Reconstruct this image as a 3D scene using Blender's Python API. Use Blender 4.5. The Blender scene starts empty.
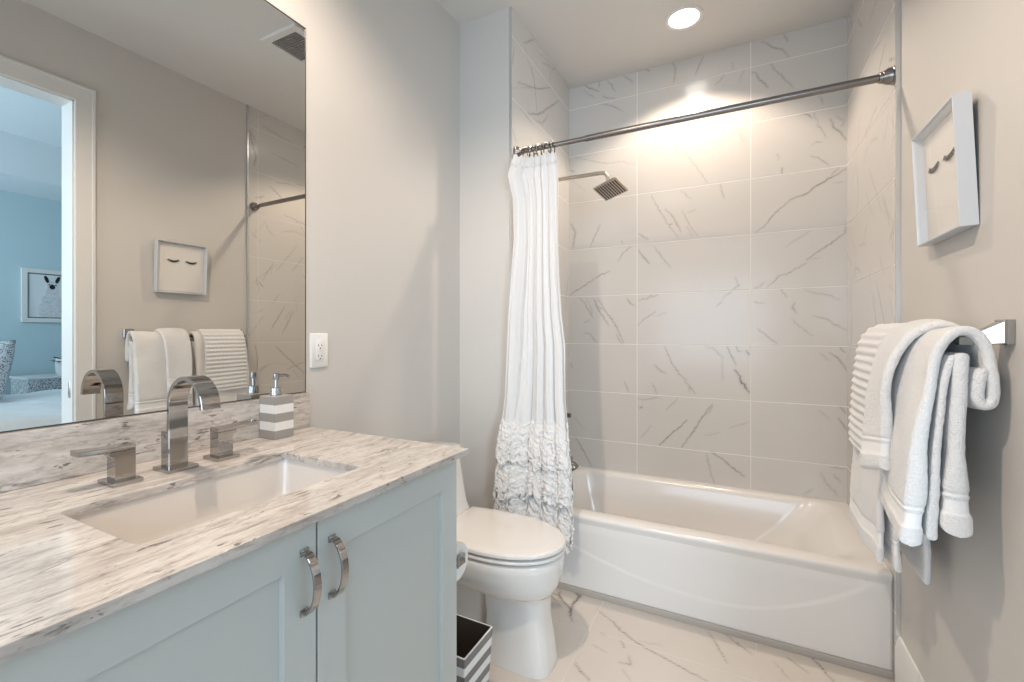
import bpy, bmesh, math, random
import numpy as np
from mathutils import Vector, Matrix, noise as mnoise

S = bpy.context.scene
COL = S.collection
PI = math.pi
R = math.radians

# ------------------------------------------------------------------ camera, world, lights, exposure
cam_d = bpy.data.cameras.new('camera'); cam = bpy.data.objects.new('camera', cam_d); COL.objects.link(cam)
cam_d.sensor_fit = 'HORIZONTAL'; cam_d.sensor_width = 36.0
cam_d.lens = 457.064 * 36.0 / 1024.0
cam_d.shift_x = (512.0 - 497.0) / 1024.0
cam_d.shift_y = (333.944 - 341.0) / 1024.0
cam_d.clip_start = 0.02
cam.location = (1.2941, 0.0, 1.2047)
cam.rotation_euler = (R(90), 0, R(27.9038))
S.camera = cam

S.view_settings.view_transform = 'Standard'
S.view_settings.look = 'None'
S.view_settings.gamma = 1.0
S.view_settings.use_curve_mapping = False
S.view_settings.exposure = 0.10

WARM = (1.0, 0.82, 0.655)
COOL = (0.70, 0.87, 1.0)
world = bpy.data.worlds.new('world'); S.world = world; world.use_nodes = True
bg = world.node_tree.nodes['Background']
bg.inputs['Color'].default_value = (0.55, 0.75, 1.0, 1); bg.inputs['Strength'].default_value = 0.3


def lamp(name, kind, loc, power, col, rot=(0, 0, 0), **kw):
    d = bpy.data.lights.new(name, kind); d.energy = power; d.color = col
    for k, v in kw.items(): setattr(d, k, v)
    o = bpy.data.objects.new(name, d); COL.objects.link(o); o.location = loc; o.rotation_euler = rot
    return o


H = 2.8216
FZ = -0.027
# recessed lamp over the tub, the lamp over the vanity, daylight of the two windows
lamp('tub_downlight_lamp', 'SPOT', (1.045, 2.515, H - 0.012), 58, WARM, spot_size=R(128), spot_blend=0.35, shadow_soft_size=0.045)
lamp('vanity_downlight_lamp', 'SPOT', (0.61, 0.46, H - 0.012), 112, WARM, spot_size=R(150), spot_blend=0.5, shadow_soft_size=0.03)
lamp('rear_window_daylight', 'AREA', (0.95, -1.27, 1.40), 27, (0.66, 0.83, 1.0), rot=(R(90), 0, 0), shape='RECTANGLE', size=1.36, size_y=1.26)
lamp('bedroom_window_daylight', 'AREA', (3.9, -1.35, 1.6), 150, COOL, rot=(R(90), 0, 0), shape='RECTANGLE', size=2.2, size_y=1.7)

# ------------------------------------------------------------------ materials


def mat(name, col, rough=0.5, metal=0.0, **kw):
    m = bpy.data.materials.new(name); m.use_nodes = True
    p = m.node_tree.nodes['Principled BSDF']
    p.inputs['Base Color'].default_value = (*col, 1); p.inputs['Roughness'].default_value = rough
    p.inputs['Metallic'].default_value = metal
    for k, v in kw.items(): p.inputs[k.replace('_', ' ')].default_value = v
    return m


class N:
    """short hand for a node tree"""
    def __init__(s, m): s.t = m.node_tree; s.p = s.t.nodes['Principled BSDF']
    def n(s, kind, **kw):
        o = s.t.nodes.new(kind)
        for k, v in kw.items():
            if k.startswith('i_'):
                o.inputs[k[2:].replace('_', ' ')].default_value = v
            else: setattr(o, k, v)
        return o
    def l(s, a, b): s.t.links.new(a, b)
    def math(s, op, a, b=None, c=None):
        o = s.t.nodes.new('ShaderNodeMath'); o.operation = op
        for i, v in enumerate((a, b, c)):
            if v is None: continue
            if isinstance(v, (int, float)): o.inputs[i].default_value = v
            else: s.l(v, o.inputs[i])
        return o.outputs[0]
    def mix(s, f, a, b):
        o = s.t.nodes.new('ShaderNodeMix'); o.data_type = 'RGBA'
        for sock, v in ((o.inputs[0], f), (o.inputs[6], a), (o.inputs[7], b)):
            if isinstance(v, (int, float)): sock.default_value = v
            elif isinstance(v, tuple): sock.default_value = (*v, 1)
            else: s.l(v, sock)
        return o.outputs[2]
    def ramp(s, f, stops):
        o = s.t.nodes.new('ShaderNodeValToRGB'); e = o.color_ramp.elements
        while len(e) < len(stops): e.new(0.5)
        for q, (pos, c) in zip(e, stops):
            q.position = pos; q.color = (*c, 1) if isinstance(c, tuple) else (c, c, c, 1)
        s.l(f, o.inputs[0]); return o.outputs[0]
    def pos(s, scale=(1, 1, 1), rot=(0, 0, 0), local=False):
        g = s.n('ShaderNodeTexCoord').outputs['Object'] if local else s.n('ShaderNodeNewGeometry').outputs['Position']
        mp = s.n('ShaderNodeMapping'); mp.inputs['Scale'].default_value = scale; mp.inputs['Rotation'].default_value = rot
        s.l(g, mp.inputs[0]); return mp.outputs[0]
    def noise(s, v, scale, detail=4, rough=0.55, dist=0.0):
        o = s.n('ShaderNodeTexNoise'); o.inputs['Scale'].default_value = scale; o.inputs['Detail'].default_value = detail
        o.inputs['Roughness'].default_value = rough; o.inputs['Distortion'].default_value = dist
        s.l(v, o.inputs['Vector']); return o.outputs[0]
    def bump(s, h, strength=0.2, dist=0.01):
        o = s.n('ShaderNodeBump'); o.inputs['Strength'].default_value = strength; o.inputs['Distance'].default_value = dist
        s.l(h, o.inputs['Height']); s.l(o.outputs[0], s.p.inputs['Normal'])


def paint(name, col, rough=0.55, amount=0.03):
    m = mat(name, col, rough); n = N(m); v = n.pos(local=False)
    n.bump(n.noise(v, 320, 2), amount, 0.002); return m


M = {}
M['wall'] = paint('wall_paint', (0.585, 0.56, 0.53), 0.6)
M['ceil'] = paint('ceiling_paint', (0.68, 0.66, 0.63), 0.7)
M['trim'] = mat('white_trim_paint', (0.70, 0.69, 0.67), 0.35)
M['bedwall'] = paint('bedroom_paint', (0.46, 0.60, 0.65), 0.7)
M['bedceil'] = paint('bedroom_ceiling_paint', (0.72, 0.78, 0.82), 0.7)
M['carpet'] = mat('bedroom_carpet', (0.45, 0.43, 0.40), 0.95)
M['porcelain'] = mat('white_porcelain', (0.72, 0.695, 0.665), 0.12, Coat_Weight=0.6, Coat_Roughness=0.04)
M['sinkware'] = mat('dimmed_sink_porcelain', (0.66, 0.615, 0.57), 0.14, Coat_Weight=0.5, Coat_Roughness=0.05)  # porcelain copy with the weaker light on the sink put into its colour
M['acrylic'] = mat('white_tub_enamel', (0.76, 0.74, 0.715), 0.2, Coat_Weight=0.3, Coat_Roughness=0.05)
M['cabinet'] = mat('pale_blue_grey_paint', (0.525, 0.555, 0.54), 0.38)
M['chrome'] = mat('polished_chrome', (0.43, 0.42, 0.41), 0.05, 1.0)
M['nickel'] = mat('dark_nickel', (0.28, 0.262, 0.248), 0.24, 1.0)
M['brushed'] = mat('brushed_nickel', (0.58, 0.53, 0.47), 0.3, 1.0)
M['alum'] = mat('aluminium_edge', (0.72, 0.74, 0.75), 0.25, 0.9)
M['dark'] = mat('dark_gap', (0.03, 0.03, 0.03), 0.6)
M['black'] = mat('black_paint', (0.012, 0.012, 0.012), 0.5)
M['mirror'] = mat('mirror_silver', (0.74, 0.735, 0.71), 0.0, 1.0)
M['plastic'] = mat('white_plastic', (0.78, 0.77, 0.75), 0.3)
M['frame'] = mat('pale_silver_frame', (0.60, 0.63, 0.665), 0.35, 0.15)
M['mat'] = mat('picture_paper', (0.78, 0.75, 0.71), 0.8)
M['paper'] = mat('tissue_paper', (0.82, 0.81, 0.79), 0.95)
M['duvet'] = mat('white_duvet', (0.9, 0.92, 0.94), 0.9)
M['leaf'] = mat('dark_leaf', (0.02, 0.06, 0.03), 0.5)
M['pot'] = mat('white_pot', (0.7, 0.72, 0.74), 0.4)

g = bpy.data.materials.new('clear_glass'); g.use_nodes = True; gt = g.node_tree
for q in list(gt.nodes):
    if q.type == 'BSDF_PRINCIPLED': gt.nodes.remove(q)
tr = gt.nodes.new('ShaderNodeBsdfTransparent'); gl = gt.nodes.new('ShaderNodeBsdfGlossy'); gl.inputs['Roughness'].default_value = 0.02
mx = gt.nodes.new('ShaderNodeMixShader'); fr = gt.nodes.new('ShaderNodeFresnel'); fr.inputs[0].default_value = 1.5
ge = gt.nodes.new('ShaderNodeNewGeometry'); iv = gt.nodes.new('ShaderNodeMath'); iv.operation = 'SUBTRACT'; iv.inputs[0].default_value = 1.0
ml = gt.nodes.new('ShaderNodeMath'); ml.operation = 'MULTIPLY'
gt.links.new(ge.outputs['Backfacing'], iv.inputs[1]); gt.links.new(iv.outputs[0], ml.inputs[0]); gt.links.new(fr.outputs[0], ml.inputs[1])
gt.links.new(ml.outputs[0], mx.inputs[0]); gt.links.new(tr.outputs[0], mx.inputs[1]); gt.links.new(gl.outputs[0], mx.inputs[2])
gt.links.new(mx.outputs[0], gt.nodes['Material Output'].inputs[0]); M['glass'] = g

m = mat('lamp_lens', (1, 1, 1), 0.4); m.node_tree.nodes['Principled BSDF'].inputs['Emission Color'].default_value = (1.0, 0.93, 0.84, 1)
m.node_tree.nodes['Principled BSDF'].inputs['Emission Strength'].default_value = 16.0; M['lens'] = m

# marble look tile: veins and joints are stored on the mesh (attributes "vein", "joint")


def tile_mat(name, base, dark, joint, rough):
    m = mat(name, base, rough, Specular_IOR_Level=0.5); n = N(m)
    va = n.n('ShaderNodeAttribute', attribute_name='vein'); ja = n.n('ShaderNodeAttribute', attribute_name='joint')
    v = n.pos()
    cloud = n.ramp(n.noise(v, 3.2, 5, 0.6), [(0.35, 0.0), (0.75, 1.0)])
    b = n.mix(n.math('MULTIPLY', cloud, 0.12), base, tuple(c * 0.78 for c in base))
    c = n.mix(va.outputs['Fac'], b, dark)
    c = n.mix(ja.outputs['Fac'], c, joint)
    n.l(c, n.p.inputs['Base Color'])
    n.l(n.math('ADD', n.math('MULTIPLY', ja.outputs['Fac'], 0.5), rough), n.p.inputs['Roughness'])
    n.bump(n.noise(n.pos(), 9.0, 2), 0.06, 0.006)
    return m


M['tile'] = tile_mat('marble_look_wall_tile', (0.63, 0.605, 0.575), (0.12, 0.11, 0.10), (0.80, 0.775, 0.745), 0.20)
M['sidetile'] = tile_mat('marble_look_side_tile', (0.63, 0.605, 0.575), (0.12, 0.11, 0.10), (0.70, 0.675, 0.645), 0.20)  # same tile, joint colour toned down to paint in their faintness in this light
M['floor'] = tile_mat('marble_look_floor_tile', (0.61, 0.555, 0.50), (0.11, 0.09, 0.08), (0.605, 0.55, 0.495), 0.26)

# veined stone of the worktop: long streaks running along the wall


def stone(name):
    m = mat(name, (0.7, 0.68, 0.65), 0.12, Coat_Weight=0.4, Coat_Roughness=0.03); n = N(m)
    v = n.pos(scale=(1.0, 0.16, 1.0), rot=(0, 0, R(8)))
    w = n.n('ShaderNodeMix'); w.data_type = 'VECTOR'; w.inputs[0].default_value = 0.035
    nz = n.n('ShaderNodeTexNoise'); nz.inputs['Scale'].default_value = 5.0; n.l(v, nz.inputs['Vector'])
    n.l(v, w.inputs[4]); n.l(nz.outputs['Color'], w.inputs[5]); vv = w.outputs[1]
    v2 = n.pos(scale=(1.0, 0.28, 1.0), rot=(0, 0, R(8)))
    v3 = n.pos(scale=(1.0, 0.34, 1.0), rot=(0, 0, R(-6)))
    soft = n.ramp(n.noise(vv, 34, 8, 0.74), [(0.40, 0.0), (0.66, 1.0)])
    broad = n.ramp(n.noise(v2, 9, 5, 0.62), [(0.40, 0.0), (0.70, 1.0)])
    fine = n.ramp(n.noise(v2, 88, 6, 0.7, 0.3), [(0.50, 0.0), (0.64, 1.0)])
    dk = n.ramp(n.noise(vv, 58, 4, 0.65, 0.5), [(0.56, 0.0), (0.64, 1.0)])
    gate = n.ramp(n.noise(v2, 14, 3, 0.6), [(0.46, 0.0), (0.60, 1.0)])
    fleck = n.ramp(n.noise(v3, 62, 4, 0.6, 0.4), [(0.63, 0.0), (0.685, 1.0)])
    rid = n.math('ABSOLUTE', n.math('SUBTRACT', n.noise(v3, 5.5, 5, 0.6, 0.2), 0.5))
    vein = n.math('MULTIPLY', n.ramp(rid, [(0.0, 1.0), (0.012, 0.0)]), n.ramp(n.noise(v2, 7, 2), [(0.45, 0.0), (0.6, 1.0)]))
    c = n.mix(n.math('MULTIPLY', soft, 0.85), (0.655, 0.615, 0.575), (0.345, 0.305, 0.275))
    c = n.mix(n.math('MULTIPLY', broad, 0.40), c, (0.40, 0.37, 0.345))
    c = n.mix(n.math('MULTIPLY', fine, 0.55), c, (0.29, 0.25, 0.225))
    c = n.mix(n.math('MULTIPLY', n.math('MULTIPLY', dk, gate), 0.80), c, (0.13, 0.115, 0.105))
    c = n.mix(n.math('MULTIPLY', vein, 0.7), c, (0.15, 0.135, 0.125))
    c = n.mix(n.math('MULTIPLY', fleck, 0.8), c, (0.10, 0.09, 0.085))
    n.l(c, n.p.inputs['Base Color']); return m


M['stone'] = stone('veined_stone')

# terry cloth


def terry(name, col):
    m = mat(name, col, 0.95, Sheen_Weight=0.25, Sheen_Roughness=0.5); n = N(m)
    v = n.pos(); a = n.n('ShaderNodeAttribute', attribute_name='flat')
    h = n.math('ADD', n.noise(v, 210, 2), n.math('MULTIPLY', n.noise(v, 620, 1), 0.6))
    h = n.math('MULTIPLY', h, n.math('SUBTRACT', 1.0, n.math('MULTIPLY', a.outputs['Fac'], 0.8)))
    n.bump(h, 0.8, 0.005); return m


M['terry'] = terry('white_terry', (0.85, 0.845, 0.84))
m = mat('white_voile', (0.82, 0.805, 0.795), 0.9); n = N(m)
n.bump(n.noise(n.pos(), 260, 2), 0.15, 0.002)
tl = n.n('ShaderNodeBsdfTranslucent'); tl.inputs[0].default_value = (0.8, 0.8, 0.8, 1)
ms = n.n('ShaderNodeMixShader'); ms.inputs[0].default_value = 0.15
n.l(n.p.outputs[0], ms.inputs[1]); n.l(tl.outputs[0], ms.inputs[2]); n.l(ms.outputs[0], n.t.nodes['Material Output'].inputs[0])
M['voile'] = m
m = mat('ruffle_cotton', (0.76, 0.74, 0.725), 0.95); n = N(m); n.bump(n.noise(n.pos(), 130, 3), 0.5, 0.006); M['ruffle'] = m

# horizontal bands in two colours


def bands(name, z0, pitch, a, b, rough, offs=0.0):
    m = mat(name, a, rough); n = N(m)
    sx = n.n('ShaderNodeSeparateXYZ'); n.l(n.n('ShaderNodeNewGeometry').outputs['Position'], sx.inputs[0])
    f = n.math('FRACT', n.math('DIVIDE', n.math('SUBTRACT', sx.outputs[2], z0), pitch * 2))
    n.l(n.mix(n.math('GREATER_THAN', f, 0.5), a, b), n.p.inputs['Base Color']); return m


M['soap'] = bands('striped_ceramic', 0.894, 0.0252, (0.33, 0.31, 0.29), (0.78, 0.77, 0.75), 0.35)
M['bin'] = bands('striped_bin', -0.05, 0.028, (0.78, 0.77, 0.75), (0.20, 0.19, 0.19), 0.5)
m = mat('patterned_fabric', (0.2, 0.25, 0.28), 0.8); n = N(m)
vo = n.n('ShaderNodeTexVoronoi'); vo.inputs['Scale'].default_value = 85; n.l(n.pos(), vo.inputs['Vector'])
n.l(n.mix(n.math('GREATER_THAN', vo.outputs['Distance'], 0.42), (0.10, 0.13, 0.16), (0.62, 0.66, 0.70)), n.p.inputs['Base Color']); M['pattern'] = m
m = mat('llama_coat', (0.62, 0.62, 0.62), 0.9); n = N(m)
n.l(n.mix(n.noise(n.pos(), 40, 4), (0.35, 0.36, 0.38), (0.85, 0.86, 0.88)), n.p.inputs['Base Color']); M['llama'] = m

# ------------------------------------------------------------------ builders


def finish(bm, ang=32):
    bmesh.ops.recalc_face_normals(bm, faces=bm.faces)
    for f in bm.faces: f.smooth = True
    for e in bm.edges:
        if len(e.link_faces) == 2 and e.calc_face_angle(0) > R(ang): e.smooth = False


def obj(name, bm, material, parent=None, ang=32, label=None, wn=False, subsurf=0):
    """link a bmesh (world coordinates) as one mesh object"""
    finish(bm, ang)
    me = bpy.data.meshes.new(name); bm.to_mesh(me); bm.free()
    o = bpy.data.objects.new(name, me); COL.objects.link(o)
    if material: me.materials.append(material)
    if parent:
        o.parent = parent
        if parent.type == 'EMPTY': o.location = -parent.location
    if label: o['label'] = label
    if wn: o.modifiers.new('normals', 'WEIGHTED_NORMAL').keep_sharp = True
    if subsurf:
        s = o.modifiers.new('smooth', 'SUBSURF'); s.levels = subsurf; s.render_levels = subsurf
    return o


def thing(name, label, cat, loc, group=None):
    o = bpy.data.objects.new(name, None); COL.objects.link(o); o.empty_display_size = 0.05
    o.location = loc; o['label'] = label; o['category'] = cat
    if group: o['group'] = group
    return o


def solo(name, bm, material, label, cat, loc, group=None, **kw):
    bmesh.ops.translate(bm, verts=bm.verts, vec=-Vector(loc))
    o = obj(name, bm, material, **kw); o.location = loc
    o['label'] = label; o['category'] = cat
    if group: o['group'] = group
    return o


def struct(name, bm, material, **kw):
    o = obj(name, bm, material, **kw); o['kind'] = 'structure'; return o


def B(): return bmesh.new()


def box(bm, x0, x1, y0, y1, z0, z1, bev=0.0, seg=2, mtx=None):
    v = [bm.verts.new(p) for p in ((x0, y0, z0), (x1, y0, z0), (x1, y1, z0), (x0, y1, z0), (x0, y0, z1), (x1, y0, z1), (x1, y1, z1), (x0, y1, z1))]
    fs = [bm.faces.new([v[i] for i in q]) for q in ((0, 3, 2, 1), (4, 5, 6, 7), (0, 1, 5, 4), (1, 2, 6, 5), (2, 3, 7, 6), (3, 0, 4, 7))]
    if mtx is not None: bmesh.ops.transform(bm, matrix=mtx, verts=v)
    if bev:
        es = list({e for f in fs for e in f.edges})
        bmesh.ops.bevel(bm, geom=es, offset=bev, segments=seg, affect='EDGES', profile=0.5)
    return bm


def loft(bm, loops, cap0=False, cap1=False, closed=True):
    """bridge equal loops of points"""
    rows = [[bm.verts.new(p) for p in lp] for lp in loops]
    n = len(rows[0])
    for a, b in zip(rows, rows[1:]):
        for i in range(n if closed else n - 1):
            j = (i + 1) % n
            bm.faces.new((a[i], a[j], b[j], b[i]))
    if cap0: bm.faces.new(rows[0][::-1])
    if cap1: bm.faces.new(rows[-1])
    return rows


def rr(cx, cy, hx, hy, r, k=6):
    """rounded rectangle in 2d, 4*(k+1) points"""
    r = min(r, hx, hy); pts = []
    for q, (sx, sy) in enumerate(((1, 1), (-1, 1), (-1, -1), (1, -1))):
        for i in range(k + 1):
            a = PI / 2 * (q + i / k)
            pts.append((cx + sx * (hx - r) + r * math.cos(a), cy + sy * (hy - r) + r * math.sin(a)))
    return pts


def rr2(x0, x1, y0, y1, r, k=6): return rr((x0 + x1) / 2, (y0 + y1) / 2, (x1 - x0) / 2, (y1 - y0) / 2, r, k)


def atz(pts, z): return [(x, y, z) for x, y in pts]


def tube(bm, pts, rad, n=16, caps=True):
    """round tube along a list of points; rad a number or one per point"""
    pts = [Vector(p) for p in pts]; loops = []
    rads = rad if isinstance(rad, (list, tuple)) else [rad] * len(pts)
    t0 = (pts[1] - pts[0]).normalized(); up = Vector((0, 0, 1)) if abs(t0.z) < 0.9 else Vector((0, 1, 0))
    u = t0.cross(up).normalized()
    for i, p in enumerate(pts):
        t = (pts[min(i + 1, len(pts) - 1)] - pts[max(i - 1, 0)]).normalized()
        u = (u - t * u.dot(t)).normalized(); w = t.cross(u)
        loops.append([p + (u * math.cos(2 * PI * k / n) + w * math.sin(2 * PI * k / n)) * rads[i] for k in range(n)])
    loft(bm, loops, caps, caps)
    return bm


def strap(bm, pts, width, thick, axis=(0, 1, 0)):
    """flat bar following pts, its width along axis"""
    pts = [Vector(p) for p in pts]; ax = Vector(axis); loops = []
    for i, p in enumerate(pts):
        t = (pts[min(i + 1, len(pts) - 1)] - pts[max(i - 1, 0)]).normalized()
        nn = t.cross(ax).normalized(); w = width[i] if isinstance(width, list) else width
        c = min(thick * 0.25, 0.001)
        loops.append([p + ax * a + nn * b for a, b in ((-w / 2 + c, -thick / 2), (w / 2 - c, -thick / 2), (w / 2, -thick / 2 + c), (w / 2, thick / 2 - c),
                                                       (w / 2 - c, thick / 2), (-w / 2 + c, thick / 2), (-w / 2, thick / 2 - c), (-w / 2, -thick / 2 + c))])
    loft(bm, loops, True, True); return bm


def lathe(bm, prof, centre, axis='Z', n=32, cap0=True, cap1=True):
    """prof: (radius, height along axis)"""
    loops = []
    for r, h in prof:
        lp = []
        for k in range(n):
            a = 2 * PI * k / n; c, s_ = r * math.cos(a), r * math.sin(a)
            q = {'Z': (c, s_, h), 'X': (h, c, s_), 'Y': (s_, h, c)}[axis]
            lp.append((centre[0] + q[0], centre[1] + q[1], centre[2] + q[2]))
        loops.append(lp)
    loft(bm, loops, cap0, cap1); return bm


def spline(pts, n):
    """Catmull-Rom through pts, n points per span"""
    P_ = [Vector(p) for p in pts]; P_ = [P_[0] * 2 - P_[1]] + P_ + [P_[-1] * 2 - P_[-2]]; out = []
    for i in range(1, len(P_) - 2):
        a, b, c, d = P_[i - 1:i + 3]
        for k in range(n):
            t = k / n
            out.append(0.5 * ((2 * b) + (c - a) * t + (2 * a - 5 * b + 4 * c - d) * t * t + (3 * b - a - 3 * c + d) * t ** 3))
    out.append(P_[-2]); return out


def resample(pts, step):
    out = [pts[0]]; acc = 0.0
    for a, b in zip(pts, pts[1:]):
        L = (b - a).length
        if L == 0: continue
        d = step - acc
        while d <= L:
            out.append(a.lerp(b, d / L)); d += step
        acc = L - (d - step)
    if (out[-1] - pts[-1]).length > step * 0.3: out.append(pts[-1])
    return out


def plate_hole(bm, outer, inner, z0, z1, bev=0.003):
    """slab with a hole; outer and inner are matching 2d loops"""
    def sh(lp, d):
        cx = sum(p[0] for p in lp) / len(lp); cy = sum(p[1] for p in lp) / len(lp)
        hx = max(abs(p[0] - cx) for p in lp); hy = max(abs(p[1] - cy) for p in lp)
        return [(cx + (x - cx) * (hx - d) / hx, cy + (y - cy) * (hy - d) / hy) for x, y in lp]
    loops = [atz(outer, z0), atz(outer, z1 - bev), atz(sh(outer, bev * 0.3), z1 - bev * 0.3), atz(sh(outer, bev), z1),
             atz(sh(inner, -bev), z1), atz(sh(inner, -bev * 0.3), z1 - bev * 0.3), atz(inner, z1 - bev), atz(inner, z0), atz(outer, z0)]
    loft(bm, loops); bmesh.ops.remove_doubles(bm, verts=bm.verts, dist=1e-6); return bm

# ------------------------------------------------------------------ the room
W = 1.7821; A = 0.3016; D = 2.8956; Y1 = 2.0268; YF = 2.0987; YT = 2.034
YR = -1.30            # rear wall
DO0, DO1, DOZ = 0.22, 1.085, 2.435   # doorway in the right wall
ZC = 0.894            # worktop

struct('wall_left', box(B(), -0.12, 0, YR - 0.12, D + 0.12, FZ, H), M['wall'])
struct('wall_return', box(B(), 0.0, A - 0.010, Y1, D + 0.01, FZ, H), M['wall'])
bm = B()
box(bm, W, W + 0.12, DO1, D + 0.12, FZ, H); box(bm, W, W + 0.12, YR - 0.12, DO0, FZ, H); box(bm, W, W + 0.12, DO0, DO1, DOZ, H)
struct('wall_right', bm, M['wall'])
struct('wall_back', box(B(), 0, W + 0.1, D + 0.010, D + 0.13, FZ, H), M['wall'])
bm = B(); WX0, WX1, WZ0, WZ1 = 0.25, 1.65, 0.75, 2.05
box(bm, 0, WX0, YR - 0.12, YR, FZ, H); box(bm, WX1, W, YR - 0.12, YR, FZ, H); box(bm, WX0, WX1, YR - 0.12, YR, FZ, WZ0); box(bm, WX0, WX1, YR - 0.12, YR, WZ1, H)
struct('wall_rear', bm, M['wall'])
bm = B(); lo = [[(x, y, z) for x, z in rr2(WX0 - 0.07 + i, WX1 + 0.07 - i, WZ0 - 0.07 + i, WZ1 + 0.07 - i, 0.001, 1)] for i, y in ((0, YR), (0, YR + 0.018), (0.07, YR + 0.018), (0.08, YR - 0.08), (0.10, YR - 0.08), (0.10, YR - 0.1))]
loft(bm, lo); win = struct('window_1', bm, M['trim'])
obj('pane', box(B(), WX0 + 0.02, WX1 - 0.02, YR - 0.092, YR - 0.087, WZ0 + 0.02, WZ1 - 0.02), M['glass'], win)
bm = B(); box(bm, -0.12, W + 0.12, YR - 0.12, D + 0.12, H, H + 0.1); struct('ceiling', bm, M['ceil'])

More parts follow.
